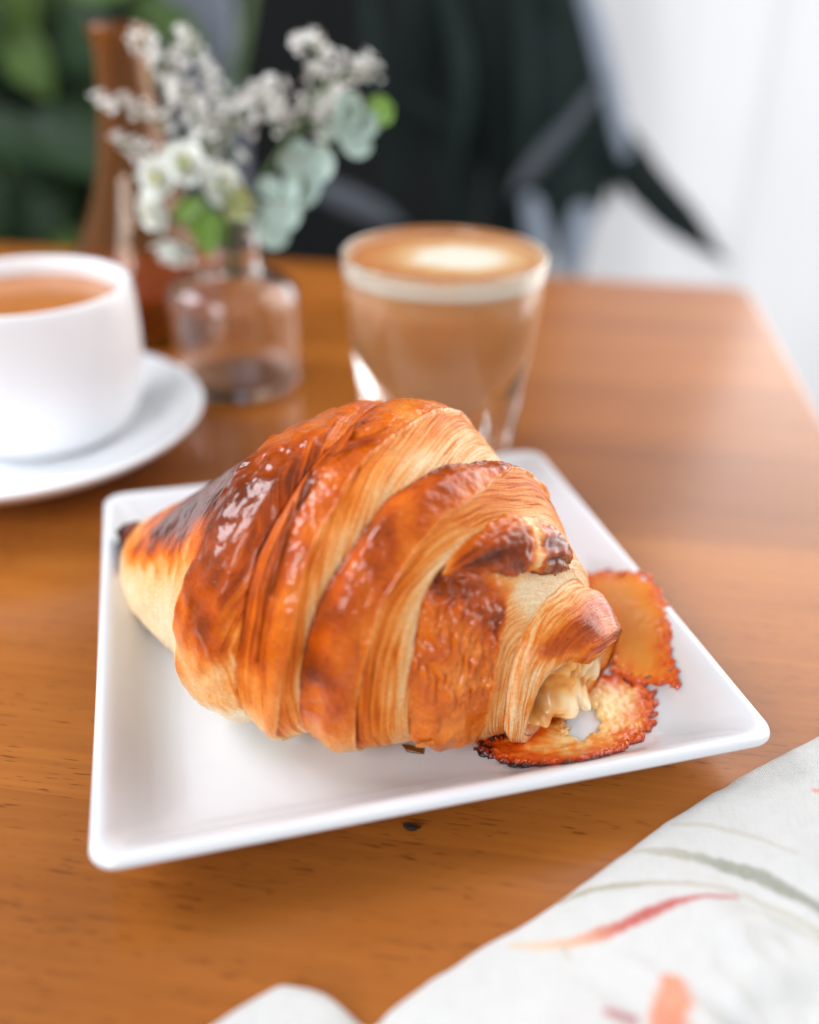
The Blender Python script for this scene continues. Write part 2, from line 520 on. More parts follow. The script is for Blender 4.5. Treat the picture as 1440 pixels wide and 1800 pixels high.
# ------------------------------------------------------------------ croissant
ZP = .005
AXP = np.array([[-.0911, .2629], [-.0671, .2482], [-.0441, .2374], [-.0207, .2239], [.0033, .2166], [.0256, .2088], [.0393, .2013], [.0518, .1919]])
WID = np.array([.003, .0238, .0412, .0506, .0499, .0383, .0239, .0140])
HGT = np.array([.0157, .0381, .0603, .0755, .0794, .0635, .0424, .0274])
def base(t, th):
    t = np.clip(t, 0, 1.0); e = 2e-3
    P = cr(AXP, t)
    T = cr(AXP, np.minimum(t+e, 1)) - cr(AXP, np.maximum(t-e, 0))
    T = T/np.linalg.norm(T, axis=-1, keepdims=True)
    N = np.stack([T[..., 1], -T[..., 0]], -1)
    blunt = sst(-.03, .035, t)*(1-sst(.04, .26, t))      # the left end is blunt and rounded
    w = cr(WID, t) + .0052*blunt; h = cr(HGT, t) + .0030*blunt
    c, s = np.cos(th), np.sin(th)
    zc = ZP + .30*h
    cc = np.sign(c)*np.abs(c)**.9; ss = np.sign(s)*np.abs(s)**.9
    z = np.where(s > 0, zc + .70*h*ss, zc + .30*h*np.sign(s)*np.abs(s)**.8)
    xy = P + N*(w*cc)[..., None]
    return np.concatenate([xy, z[..., None]], -1)
def base_n(t, th):
    e = 4e-3
    a = base(np.minimum(t+e, 1), th) - base(np.maximum(t-e, 0), th)
    b = base(t, th+e) - base(t, th-e)
    n = np.cross(a, b); n /= np.linalg.norm(n, axis=-1, keepdims=True)+1e-12
    # outwards: away from the axis
    P = cr(AXP, np.clip(t, 0, 1)); ctr = np.concatenate([P, (ZP+.3*cr(HGT, np.clip(t, 0, 1)))[..., None]], -1)
    s = np.sign(((base(t, th)-ctr)*n).sum(-1, keepdims=True))
    return n*np.where(s == 0, 1, s)

TH = np.concatenate([np.linspace(-1.5, -.62, 24, endpoint=False), np.linspace(-.62, 2.35, 560, endpoint=False), np.linspace(2.35, PI+1.5, 120)])
def seam(pts, k=.10):
    """edge of a dough layer: position along the roll as a function of the angle round it, smoothed"""
    p = np.array(sorted([(b, a) for a, b in pts]))
    g = np.linspace(-2.2, PI+2.2, 1600)
    v = np.interp(g, p[:, 0], p[:, 1])
    m = int(k/(g[1]-g[0])) | 1
    ker = np.hanning(m+2)[1:-1]; ker /= ker.sum()
    v = np.convolve(np.pad(v, m//2, mode='edge'), ker, 'valid')
    return lambda th: np.interp(th, g, v)
S_A = seam([(.335, 3.4), (.337, 2.2), (.343, 1.5), (.348, 1.138), (.366, .835), (.360, .6), (.346, .394), (.339, .213), (.344, .071), (.357, -.198), (.36, -1.4)])
S_B0 = seam([(.468, 3.4), (.466, 2.2), (.458, 1.432), (.442, 1.163), (.436, .932), (.428, .712), (.427, .551), (.427, .384), (.424, .213), (.422, .1), (.425, -.232), (.43, -1.4)])
S_B1 = seam([(.478, 3.4), (.474, 2.2), (.464, 1.51), (.456, 1.167), (.455, .972), (.456, .805), (.458, .624), (.454, .472), (.451, .311), (.453, .096), (.445, -.325), (.45, -1.4)])
S_C0 = seam([(.61, 3.4), (.60, 2.4), (.582, 1.99), (.567, 1.686), (.548, 1.5), (.527, 1.324), (.513, 1.177), (.503, .986), (.491, .849), (.485, .737), (.483, .634), (.481, .487), (.476, .282), (.468, .096), (.458, -.252), (.458, -1.4)])
S_C1 = seam([(.70, 3.4), (.695, 2.3), (.667, 1.76), (.652, 1.588), (.632, 1.476), (.614, 1.353), (.603, 1.27), (.590, 1.167), (.574, 1.079), (.544, .888), (.524, .746), (.508, .639), (.495, .492), (.487, .34), (.483, .179), (.481, -.002), (.483, -.247), (.485, -1.4)])
S_D0 = seam([(.745, 3.4), (.73, 2.4), (.696, 1.843), (.684, 1.559), (.674, 1.358), (.659, 1.202), (.641, 1.06), (.627, .903), (.608, .698), (.598, .595), (.591, .448), (.584, .316), (.576, .159), (.567, .003), (.560, -.394), (.56, -1.4)])
S_D1 = seam([(.84, 3.4), (.842, 2.4), (.829, 1.995), (.803, 1.8), (.778, 1.603), (.751, 1.397), (.721, 1.221), (.694, 1.045), (.677, .923), (.659, .8), (.649, .663), (.646, .531), (.646, .35), (.644, .179), (.644, -.183), (.644, -1.4)])
S_E0 = seam([(.855, 3.4), (.856, 2.3), (.844, 1.652), (.816, 1.339), (.795, 1.109), (.790, .967), (.795, .844), (.806, .609), (.818, .272), (.813, .052), (.785, -.448), (.78, -1.4)])
S_E1 = seam([(.88, 3.4), (.875, 2.4), (.866, 2.04), (.863, 1.476), (.854, 1.192), (.849, .913), (.846, .614), (.849, .316), (.850, -.002), (.845, -.453), (.84, -1.4)])
S_M = seam([(.93, 3.5), (.965, 2.7), (.992, 2.1), (.997, 1.5), (.990, 1.143), (.956, .957), (.930, .649), (.918, .379), (.911, .086), (.899, -.237), (.893, -1.4)], .2)

_rt = np.array([0, .12, .25, .38, .52, .64, .78, .9, 1.0])
_rc = np.array([srgb(255, 236, 204), srgb(254, 216, 168), srgb(250, 188, 122), srgb(242, 150, 66), srgb(224, 113, 18),
                srgb(194, 82, 10), srgb(128, 52, 12), srgb(74, 31, 15), srgb(28, 16, 14)])
def toast_col(v, gloss):
    v = np.clip(v, 0, 1)
    c = np.stack([np.interp(v, _rt, _rc[:, k]) for k in range(3)], -1)*.96
    return np.concatenate([c, np.clip(gloss, 0, 1)[..., None]], -1)

croissant = empty('croissant', (0, .215, .005))
tag(croissant, 'big glossy golden brown croissant with cheese melting out of its open end', 'croissant')

def build_layer(name, f0, f1, sa, sb, ns, fn, label=None, extra=None):
    s = np.linspace(sa, sb, ns)
    S, TT = np.meshgrid(s, TH, indexing='ij')
    t0 = f0(TT); t1 = f1(TT)
    # the edges waver a little, as torn laminated dough does
    t = t0 + S*(t1-t0) + .0012*noise(TT*6, S*2, len(label or name)*1.37)*np.clip(1-abs(TT-.9)/3, 0, 1)
    B = base(t, TT); N = base_n(t, TT)
    X = B*1000.0
    wmm = (t1-t0)*180.0
    u = S*wmm
    v = np.concatenate([[0], np.cumsum(np.linalg.norm(np.diff(base(np.full_like(TH, .5), TH), axis=0), axis=1))])*1000
    v = np.broadcast_to(v[None, :], S.shape)
    d, toast, gloss = fn(S, TT, t, X, u, v, B)
    sp = noise(X[..., 0]/.85, X[..., 1]/.85, X[..., 2]/.85)
    toast = toast + .07*sst(.35, .65, sp)*gloss - .05*sst(.35, .7, -sp)
    d = d - .10*sst(.4, .7, sp)*gloss
    V = B + N*(d*.001)[..., None]
    V[..., 2] = np.maximum(V[..., 2], ZP + .0003)
    col = toast_col(toast, gloss)
    nu, nv = S.shape
    uvs = np.stack([u, v], -1).reshape(-1, 2)
    o = mesh_np(name, V, grid_faces(nu, nv), M_pastry, croissant, col.reshape(-1, 4), uvs)
    if label: o['label'] = label
    return o

def strands(u, v, k=0.):
    a = noise(u*1.35 + .5*noise(v*.08, u*.25, k), v*.035, 3.1+k)
    b = noise(u*2.9 + .4*noise(v*.15, u*.3, k+5), v*.07, 8.7+k)
    return .50*a + .65*b
def gapn(u, v, k):
    return noise(u*1.1 + .3*noise(v*.1, u*.2, k), v*.045, 20.+k)
def crustbumps(X, k=0.):
    a = fbm(X[..., 0]/9, X[..., 1]/9, X[..., 2]/9+k, 2)
    wx = 1.6*noise(X[..., 0]/6+k, X[..., 1]/6, X[..., 2]/6); wz = 1.6*noise(X[..., 0]/6, X[..., 1]/6+k, X[..., 2]/6+3)
    r = .55*noise((X[..., 0]+wx)/3.6+k, (X[..., 1]+wx)/3.6, (X[..., 2]+wz)/6.5) + .45*fbm((X[..., 0]+wz)/7.5+k, X[..., 1]/7.5, (X[..., 2]+wx)/11., 2)
    m = sst(-.25, .35, noise(X[..., 0]/13+k*3, X[..., 1]/13, X[..., 2]/13))
    return a, r*(.35+.9*m)
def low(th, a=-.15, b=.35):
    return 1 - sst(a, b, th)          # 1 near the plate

def tuck_start(S, w=.06, depth=5.):
    return -depth*(1 - sst(-w, .0, S))
def tuck_end(S, w=.05, depth=5.):
    return -depth*sst(1.0, 1.0+w, S)

# --- innermost left end
def f_tip(S, th, t, X, u, v, B):
    a, r = crustbumps(X, 1.)
    st = strands(u*.7, v, 1.)
    d = .3 + .5*a - 3.6*sst(.70, 1.0, S) + .12*st
    d = d - 1.5*sst(.0, .0+.02, .02-S)
    patch = sst(.45, 1.0, th + .12*a)*sst(.05, .42, S+.10*a)*(1-.3*sst(1.5, 2.2, th))
    to = .19 + .14*sst(.2, .9, th+.15*a) + .52*patch + .06*a
    to = to*(1-.85*low(th, .10, .55)) + .05*low(th, .1, .55)
    to = to + .07*st*low(th, .2, .7)
    to = np.where(t < .05, np.maximum(to, .55*sst(.05, .01, t)), to)
    return d, to, np.clip(.15+.75*patch, 0, 1)
build_layer('dough_layer', lambda th: 0*th+.026, lambda th: S_A(th)+.012, 0, 1, 210, f_tip, 'pale left end of the croissant with a scorched top')

# --- dark second layer
def f_second(S, th, t, X, u, v, B):
    a, r = crustbumps(X, 2.)
    st = strands(u, v, 2.)
    edge = 1-sst(.0, .10, S)
    d = 2.4 + .5*np.sin(PI*np.clip(S, 0, 1)) + .55*a + .95*np.clip(r, -.6, 1) + .06*fbm(X[..., 0]/1.9, X[..., 1]/1.9, X[..., 2]/2.6, 2)
    d = d - 2.6*sst(.80, 1.02, S) - 1.5*(1-sst(-.002, .035, S)) + tuck_end(S)
    d = np.where(S < -.0, 1.2 - 5*sst(0, .05, -S), d)
    L = low(th + .12*a, -.05, .45)
    stz = sst(.78, .9, S)
    to = .69 + .09*sst(.4, 1.0, th) + .08*a - .02*np.clip(r, 0, 1)
    to = to - .17*sst(1.15, 1.45, th)            # the crown is more golden
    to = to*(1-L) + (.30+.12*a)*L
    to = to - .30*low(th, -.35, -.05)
    to = to*(1-stz) + stz*np.clip(to-.06+.22*st, 0, 1)
    to = to - .35*edge*(1-sst(.5, 1.0, th))
    return d, to, np.clip(.95 - .5*stz - .45*L, .1, 1)
build_layer('dough_layer', S_A, S_B0, -.05, 1.08, 170, f_second, 'darkest glazed layer of the croissant')

# --- middle layer, the outermost turn
def f_middle(S, th, t, X, u, v, B):
    b0, b1, c0, c1 = S_B0(th), S_B1(th), S_C0(th), S_C1(th)
    w = c1-b0
    jag = .016*noise(th*7, 0*th, 4.) + .012*noise(th*22, 0*th, 5.) + .006*noise(th*60, 0*th, 6.)
    sb1 = (b1-b0)/w + jag*.6; sc0 = (c0-b0)/w + jag
    a, r = crustbumps(X, 3.)
    st = strands(u, v, 3.)
    x1 = np.clip(S/sb1, 0, 1); x2 = np.clip((S-sb1)/(sc0-sb1), 0, 1); x3 = np.clip((S-sc0)/(1-sc0), 0, 1)
    inc = sst(0, .06, S-sb1)*(1-sst(-.004, .008, S-sc0))      # 1 on the glazed skin
    instr = sst(-.004, .008, S-sc0)
    lf = 1-sst(0, .05, S-sb1)
    d = -.9 + 2.9*x1**.8 + .75*np.sin(PI*x2) + .4*a*inc + .40*np.clip(r, -.6, 1)*inc
    d = d + .18*fbm(X[..., 0]/1.9, X[..., 1]/1.9, X[..., 2]/2.6, 2)*inc + .40*np.exp(-((S-sc0+.012)/.012)**2) - 3.4*(x3**1.15)*instr - .45*instr
    d = d + (.17*st - .35*sst(.35, .6, gapn(u, v, 1.)))*instr + .35*st*lf - 1.7*sst(1.1, 1.5, th)
    d = d + tuck_start(S) + tuck_end(S)
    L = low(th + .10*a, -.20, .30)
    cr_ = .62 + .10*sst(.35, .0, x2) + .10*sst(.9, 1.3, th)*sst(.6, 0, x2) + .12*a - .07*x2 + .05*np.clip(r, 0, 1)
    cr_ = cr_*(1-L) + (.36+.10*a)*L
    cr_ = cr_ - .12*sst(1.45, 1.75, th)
    sr = .47 + .24*(sst(-.45, .55, st)-.42) - .22*sst(.1, .85, x3) + .07*a - .05*sst(1.0, 1.5, th) + .10*low(th, -.1, .6) + .14*sst(.35, .6, gapn(u, v, 1.))
    lfc = .66 - .1*th*0 + .22*st + .06*a
    lfc = lfc*(1-L) + (.26+.12*st)*L
    to = lfc*lf + sr*instr + cr_*(1-lf)*(1-instr)
    to = to - .16*np.exp(-((S-sc0)/.008)**2)*(1-.4*instr)  # paler line on the lip: its highlight is put into the colour
    to = to - .22*low(th, -.5, -.15)
    return d, to, np.clip(.95*inc*(1-.6*L) + .30*lf + .25*instr, 0, 1)
build_layer('dough_layer', S_B0, S_C1, -.06, 1.05, 250, f_middle, 'broad middle layer with an orange glazed skin and pale torn strands')

# --- third layer
def f_third(S, th, t, X, u, v, B):
    b, c0, c1 = S_C1(th), S_D0(th), S_D1(th)
    w = c1-b
    jag = .018*noise(th*7, 0*th, 14.) + .012*noise(th*22, 0*th, 15.) + .006*noise(th*60, 0*th, 16.)
    sc0 = (c0-b)/w + jag
    a, r = crustbumps(X, 5.)
    st = strands(u, v, 6.)
    x2 = np.clip(S/sc0, 0, 1); x3 = np.clip((S-sc0)/(1-sc0), 0, 1)
    instr = sst(-.004, .008, S-sc0)
    inc = 1-instr
    up = sst(1.0, 1.4, th)
    d = -1.1 + 2.6*sst(0, .22, S) + .6*np.sin(PI*x2) + .45*a*inc + (.35+.6*up)*np.clip(r, -.6, 1)*inc
    d = d + .20*fbm(X[..., 0]/1.9, X[..., 1]/1.9, X[..., 2]/2.6, 2)*inc + .50*np.exp(-((S-sc0+.012)/.014)**2) - 2.6*(x3**1.2)*instr - .4*instr
    d = d + 1.6*sst(.55, .92, x3)*sst(1.0, 1.35, th)                # stands proud where the dark fold peeps out below
    d = d + (.17*st - .35*sst(.35, .6, gapn(u, v, 2.)))*instr + tuck_start(S) + tuck_end(S, .035, 6.5)
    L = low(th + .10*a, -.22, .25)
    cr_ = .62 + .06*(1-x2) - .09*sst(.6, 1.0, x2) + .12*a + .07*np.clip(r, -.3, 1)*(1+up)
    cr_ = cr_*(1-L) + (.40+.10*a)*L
    sr = .48 + .24*(sst(-.45, .55, st)-.42)*(1-.35*x3) - .29*sst(.1, .95, x3) + .06*a + .12*low(th, -.1, .55) + .14*sst(.35, .6, gapn(u, v, 2.))
    to = cr_*inc + sr*instr
    to = to - .22*np.exp(-((S-sc0)/.012)**2)  # lip highlight painted in as a paler line
    to = to - .18*low(th, -.5, -.15)
    to = np.where(S < .03, to+.10*(1-np.clip(S/.03, 0, 1)), to)
    return d, to, np.clip(.97*inc*(1-.5*L) + .22*instr, 0, 1)
build_layer('dough_layer', S_C1, S_D1, -.06, 1.04, 240, f_third, 'third layer with pitted glaze above and cream strands along its edge')

# --- fourth layer
def f_fourth(S, th, t, X, u, v, B):
    b, c0, c1 = S_D1(th), S_E0(th), S_E1(th)
    w = np.maximum(c1-b, .01)
    sc0 = np.clip((c0-b)/w, .05, .95) + .015*noise(th*8, 0*th, 24.)
    a, r = crustbumps(X, 7.)
    st = strands(u, v, 9.)
    x2 = np.clip(S/sc0, 0, 1); x3 = np.clip((S-sc0)/(1-sc0), 0, 1)
    instr = sst(-.05, .06, S-sc0)
    inc = 1-instr
    top = sst(.85, 1.15, th)
    d = -1.8 + 2.4*sst(0, .25, S) + .7*a*inc + 1.5*np.clip(r, -.6, 1)*inc*(1-top) + .12*fbm(X[..., 0]/1.9, X[..., 1]/1.9, X[..., 2]/2.6, 2)*inc + 1.5*(noise(u/2.6+noise(v/5, u/4, 3.), v/8., 5.)+.5*noise(u/1.5, v/5., 6.))*inc*sst(.0, .3, th)*sst(1.0, .7, th) + .6*np.sin(PI*x2)
    d = d - 1.4*x3*instr + .25*st*instr + tuck_start(S, .10, 4.) + tuck_end(S)
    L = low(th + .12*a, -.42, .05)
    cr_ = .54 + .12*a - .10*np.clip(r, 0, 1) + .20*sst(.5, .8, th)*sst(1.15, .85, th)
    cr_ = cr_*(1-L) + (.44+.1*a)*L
    cr_ = cr_*(1-top) + (.16+.12*a+.1*st)*top
    sr = .32 + .26*(sst(-.4, .5, st)-.4) + .07*a
    sr = sr*(1-top) + (.06+.10*sst(.1, .6, st))*top
    to = cr_*inc + sr*instr
    return d, to, np.clip((.95*inc*(1-.4*L))*(1-.7*top) + .1*instr, 0, 1)
build_layer('dough_layer', S_D1, S_E1, -.12, 1.06, 190, f_fourth, 'lower right layer with wrinkled orange skin')

# --- right end, open like a sleeve: outer skin, rolled rim, then the inside wall
def f_end(S, th, t, X, u, v, B):
    a, r = crustbumps(X, 9.)
    st = strands(u, v, 12.)
    d = -1.4 + 3.0*sst(0, .30, S) + .5*a + .2*st
    d = d + 1.1*np.exp(-((S-.55)/.38)**2)*sst(.35, .9, th)
    d = d - 2.0*sst(.86, 1.0, S) + tuck_start(S, .12, 4.)
    ridge = np.exp(-(np.abs(S-.60-.08*a)/.33)**3)*sst(.45, .85, th+.2*a)
    to = .24 + .10*a + .30*(1-.75*ridge)*(sst(-.4, .5, st)-.35) + .42*ridge
    to = to + .24*sst(.80, .93, S)*sst(.75, 1.05, th) - .10*sst(.9, 1.0, S)*(1-sst(.7, 1., th))
    to = to - .10*low(th, -.3, .2)
    return d, to, np.clip(.2 + .9*ridge, 0, 1)
E0_ = build_layer('dough_layer', S_E1, S_M, -.14, 1.0, 130, f_end, 'curled right end of the croissant, open like a sleeve')
def f_in(S, th, t, X, u, v, B):
    a, r = crustbumps(X, 11.)
    st = strands(u, v, 14.)
    d = -1.4 + 3.0 - 2.0 - 3.2*sst(0, .10, -S+1.0) - .9*np.sin(PI*np.clip((1-S)/.10, 0, 1))*0 + .25*a
    to = .12 + .12*sst(0, .5, st) + .08*a + .35*sst(.12, .0, 1-S)*sst(.75, 1.05, th)
    return d, to, .1+0*S
build_layer('inner_dough', S_E1, S_M, .2, 1.0, 60, f_in, 'pale inside wall of the open end')

# --- scorched knob of dough at the far left tip
def blob(name, loc, rad, rot, colfn, mat, parent, amp=.18, fr=2.2, nu=48, nv=64, seed=0., squash=None):
    ph = np.linspace(0, PI, nu); la = np.linspace(0, 2*PI, nv, endpoint=False)
    P_, L_ = np.meshgrid(ph, la, indexing='ij')
    D = np.stack([np.sin(P_)*np.cos(L_), np.sin(P_)*np.sin(L_), np.cos(P_)], -1)
    n = fbm(D[..., 0]*fr+seed, D[..., 1]*fr, D[..., 2]*fr, 3)
    V = D*(1+amp*n)[..., None]*np.array(rad)
    M = np.array(Euler(rot).to_matrix())
    V = V @ M.T + np.array(loc)
    if squash is not None: V[..., 2] = np.maximum(V[..., 2], squash)
    c = colfn(D, n, V)
    return mesh_np(name, V, grid_faces(nu, nv, True), mat, parent, c.reshape(-1, 4), np.stack([P_*20, L_*10], -1).reshape(-1, 2))
blob('scorched_tip', (-.0895, .2640, .0185), (.0085, .0050, .0060), (0, .15, R(-25)),
     lambda D, n, V: toast_col(.74 + .22*sst(-.1, -.9, D[..., 0]) + .08*n, .4+0*n), M_pastry, croissant, .22, 2.0, seed=3.)

# --- dark inner fold peeping out under the third layer
def fold():
    n, m = 150, 60
    tt = np.linspace(0, 1, n)
    th = np.interp(tt, [0, .35, .7, 1], [.80, 1.15, 1.52, 1.97])
    t = S_D1(th) + np.interp(tt, [0, .3, .7, 1], [.008, .022, .026, .014])
    C0 = base(t, th) + base_n(t, th)*np.interp(tt, [0, .4, .8, 1], [-.0012, -.0004, .0000, -.0015])[:, None]
    T = np.gradient(C0, axis=0); T /= np.linalg.norm(T, axis=1, keepdims=True)
    Nn = base_n(t, th); Bn = np.cross(T, Nn)
    Nn = np.cross(Bn, T)
    rad = .0058*np.interp(tt, [0, .05, .2, .5, .82, .95, 1], [.02, .22, .62, 1, .92, .6, .02])
    an = np.linspace(0, 2*PI, m, endpoint=False)
    A2, T2 = np.meshgrid(an, tt, indexing='xy')
    wr = noise(np.cos(A2)*2.2, np.sin(A2)*2.2, T2*4) + .7*noise(np.cos(A2)*6, np.sin(A2)*6, T2*5.+4) + .35*noise(np.cos(A2)*4, np.sin(A2)*4, T2*26.)
    rr = rad[:, None]*(1+.26*wr)
    V = C0[:, None] + rr[..., None]*(np.cos(A2)[..., None]*Nn[:, None]*.85 + np.sin(A2)[..., None]*Bn[:, None]*1.25)
    to = .77 - .12*wr
    pale = np.exp(-((T2-.60)/.05)**2)*sst(.0, .7, np.cos(A2))
    to = to - .55*pale - .22*sst(.3, .9, np.sin(A2)*-1)
    to = to - .25*sst(.12, .0, T2)
    c = toast_col(to, .95 - .7*pale)
    mesh_np('dark_fold', V, grid_faces(n, m, True), M_pastry, croissant, c.reshape(-1, 4), np.stack([A2*5, T2*30], -1).reshape(-1, 2))
fold()

# --- loose flakes of crust lifting off the skin
def skin_flake(t0, th0, lt, lth, ang, lift, toast, curl=0.0, seed=0., off=2.6):
    n, m = 26, 14
    a = np.linspace(-1, 1, n); b = np.linspace(-1, 1, m)
    A_, B_ = np.meshgrid(a, b, indexing='ij')
    taper = (1-.75*np.abs(A_)**2.2)*(1+.35*noise(A_*2.2, 0*A_, seed))
    x = A_; y = B_*taper + .25*noise(A_*1.5, 0*A_, seed+4)
    c, s = math.cos(ang), math.sin(ang)
    t = t0 + lt*(c*x*1.0) - lt*s*y*.35
    th = th0 + lth*(s*x) + lth*c*y*.35
    N = base_n(t, th)
    rise = off + lift*(.5+.5*A_)**1.6 + curl*B_**2 + .25*noise(A_*3, B_*2, seed+9)
    V1 = base(t, th) + N*(rise*.001)[..., None]
    V2 = V1 - N*.00022
    V = np.concatenate([V1.reshape(-1, 3), V2.reshape(-1, 3)])
    F1 = grid_faces(n, m); F2 = grid_faces(n, m, flip=True) + n*m
    col = toast_col(toast + .08*noise(A_*2, B_*2, seed+2), .8+0*A_).reshape(-1, 4)
    mesh_np('crust_flake', V, np.vstack([F1, F2]), M_pastry, croissant, np.vstack([col, col]), np.zeros((len(V), 2)))
skin_flake(.512, 1.36, .030, .10, .35, 1.6, .60, .6, 1., 3.2)
skin_flake(.487, 1.30, .014, .10, 1.0, 1.2, .63, .4, 2., 3.4)
skin_flake(.462, 1.03, .010, .10, 1.3, 1.5, .80, .5, 3., 2.4)
skin_flake(.455, .75, .007, .22, 1.45, 1.0, .72, .4, 4., 2.2)
skin_flake(.447, .45, .006, .24, 1.5, .9, .62, .3, 5., 1.9)
skin_flake(.665, -.22, .016, .16, .4, .6, .40, .3, 11., .8)

# --- melted cheese inside the open end
def mouth_cheese():
    nt, nr = 200, 70
    th = np.linspace(-1.35, PI+1.35, nt); ro = np.linspace(0, 1, nr)
    t = S_M(th) - .022
    rim = base(t, th) - base_n(t, th)*.0032
    ctr = rim.mean(0); ctr[2] = .0125
    ax = np.array([.50, -.86, 0.])
    Rr, Tt = np.meshgrid(ro, th, indexing='ij')
    V = ctr + (rim[None]-ctr)*Rr[..., None]
    n1 = fbm(V[..., 0]*170, V[..., 1]*170, V[..., 2]*110+3., 2)
    n2 = noise(V[..., 0]*420, V[..., 1]*420, V[..., 2]*230+1.)
    lowz = sst(.019, .008, V[..., 2])
    hole = np.exp(-((Rr-.74)/.22)**2 - ((Tt-.12)/.36)**2)
    push = .0012 + .0030*n1 + .0008*n2 + .0050*lowz*(1-sst(.75, 1.0, Rr)) - .0170*hole + .0025*np.exp(-((Tt-1.1)/.35)**2 - ((Rr-.5)/.35)**2)
    V = V + ax*push[..., None]
    V[..., 2] = np.maximum(V[..., 2], ZP+.0003)
    right = sst(.040, .054, V[..., 0] + .004*n1)
    c = cmix(n1 + .5*right, [(-.7, srgb(214, 140, 58)), (-.2, srgb(236, 180, 98)), (.3, srgb(245, 214, 152)), (.9, srgb(250, 236, 198))])
    c = c*(1-.0*hole[..., None])
    mesh_np('cheese_filling', V, grid_faces(nr, nt), M_cheese, croissant, np.concatenate([c, np.ones(c.shape[:-1]+(1,))], -1).reshape(-1, 4))
def cmix(v, stops):
    xs = [s[0] for s in stops]
    return np.stack([np.interp(v, xs, [s[1][k] for s in stops]) for k in range(3)], -1)
mouth_cheese()

# --- crisp sheets of baked cheese on the plate
def poly_sd(px, py, poly):
    P = np.array(poly); Q = np.roll(P, -1, 0)
    d = np.full(px.shape, 1e9); ins = np.zeros(px.shape, bool)
    for (x0, y0), (x1, y1) in zip(P, Q):
        ex, ey = x1-x0, y1-y0
        t = np.clip(((px-x0)*ex+(py-y0)*ey)/(ex*ex+ey*ey+1e-15), 0, 1)
        d = np.minimum(d, np.hypot(px-x0-t*ex, py-y0-t*ey))
        c = ((y0 > py) != (y1 > py)) & (px < (x1-x0)*(py-y0)/((y1-y0) if abs(y1-y0) > 1e-12 else 1e-12)+x0)
        ins ^= c
    return np.where(ins, d, -d)
def cheese_sheet(name, poly, holes, colfn, thick, ragged, seed, label, lift=None, step=.00024):
    P = np.array(poly)
    x0, y0 = P.min(0)-.002; x1, y1 = P.max(0)+.002
    gx = np.arange(x0, x1, step); gy = np.arange(y0, y1, step)
    Xg, Yg = np.meshgrid(gx, gy, indexing='ij')
    sd = poly_sd(Xg, Yg, poly)*1000
    sd_out = sd.copy()
    for h in holes:
        sd = np.minimum(sd, -poly_sd(Xg, Yg, h)*1000)
    nz = fbm(Xg*420, Yg*420, seed, 3)
    n2 = fbm(Xg*1300, Yg*1300, seed+3, 2)
    f = sd + ragged*(.9*nz + 1.3*noise(Xg*190, Yg*190, seed+6)) + .15*ragged*n2 - .9*np.clip(noise(Xg*330, Yg*330, seed+1), 0, 1)*sst(4, .5, sd)
    lacy = noise(Xg*430, Yg*430, seed+12)
    f = np.minimum(f, (.40-lacy)*5 + 6*(1-sst(.3, .9, sd)) + 6*sst(2.6, 4.4, sd_out))
    keep = f > 0
    pits = noise(Xg*650, Yg*650, seed+8)
    th = thick*(1-np.exp(-np.maximum(f, 0)/.55))*(1+(.15+.45*sst(5, 1.5, sd_out))*nz+.16*n2*sst(4, 1.5, sd_out)) - .45*thick*sst(.15, .6, pits)*sst(5, 3, sd_out)
    zb = sum(plate_z(Xg+dx, Yg) for dx in (-.006, -.003, 0., .003, .006))/5 if lift else plate_z(Xg, Yg)
    zl = lift(Xg, Yg, sd_out) if lift else 0
    Zt = zb + .0002 + zl + np.maximum(th, .05)*.001
    Zb = zb + .0001 + zl
    col = colfn(Xg, Yg, sd_out, f, nz, n2, pits)
    nx, ny = Xg.shape
    F = grid_faces(nx, ny)
    kf = keep.ravel()[F].all(1)
    F = F[kf]
    used, inv = np.unique(F, return_inverse=True)
    F = inv.reshape(F.shape)
    V1 = np.stack([Xg, Yg, Zt], -1).reshape(-1, 3)[used]
    V2 = np.stack([Xg, Yg, Zb], -1).reshape(-1, 3)[used]
    cc = col.reshape(-1, 4)[used]
    n = len(used)
    E = np.concatenate([F[:, [0, 1]], F[:, [1, 2]], F[:, [2, 3]], F[:, [3, 0]]])
    key = np.sort(E, 1); k1 = key[:, 0].astype(np.int64)*n + key[:, 1]
    u_, idx, cnt = np.unique(k1, return_index=True, return_counts=True)
    be = E[idx[cnt == 1]]
    side = np.stack([be[:, 1], be[:, 0], be[:, 0]+n, be[:, 1]+n], 1)
    o = mesh_np(name, np.vstack([V1, V2]), np.vstack([F, F[:, ::-1]+n, side]), M_cheese, croissant, np.vstack([cc, cc]))
    o['label'] = label
    return o
LACE = [(.0187, .1875), (.0180, .1836), (.0206, .1807), (.0248, .1774), (.0302, .1738), (.0374, .1704), (.0449, .1697), (.0524, .1746), (.0593, .1814), (.0656, .1882), (.0692, .1955), (.0709, .2003), (.0700, .2030), (.0712, .2062), (.0690, .2105), (.0623, .2153), (.0547, .2153), (.0406, .2098), (.0344, .1976), (.0281, .1896)]
HOLE = [(.0440, .1950), (.0452, .1978), (.0474, .1983), (.0490, .2004), (.0513, .1992), (.0541, .2003), (.0539, .1972), (.0549, .1950), (.0524, .1932), (.0519, .1904), (.0495, .1898), (.0476, .1869), (.0455, .1886), (.0436, .1889), (.0447, .1918)]
FLAKE = [(.0554, .2626), (.0646, .2585), (.0740, .2524), (.0775, .2492), (.0798, .2405), (.0798, .2296), (.0785, .2204), (.0774, .2127), (.0778, .2074), (.0762, .2020), (.0742, .2057), (.0697, .2073), (.0646, .2102), (.0600, .2153), (.0580, .2393)]
def cmix(v, stops):
    xs = [s[0] for s in stops]
    return np.stack([np.interp(v, xs, [s[1][k] for s in stops]) for k in range(3)], -1)
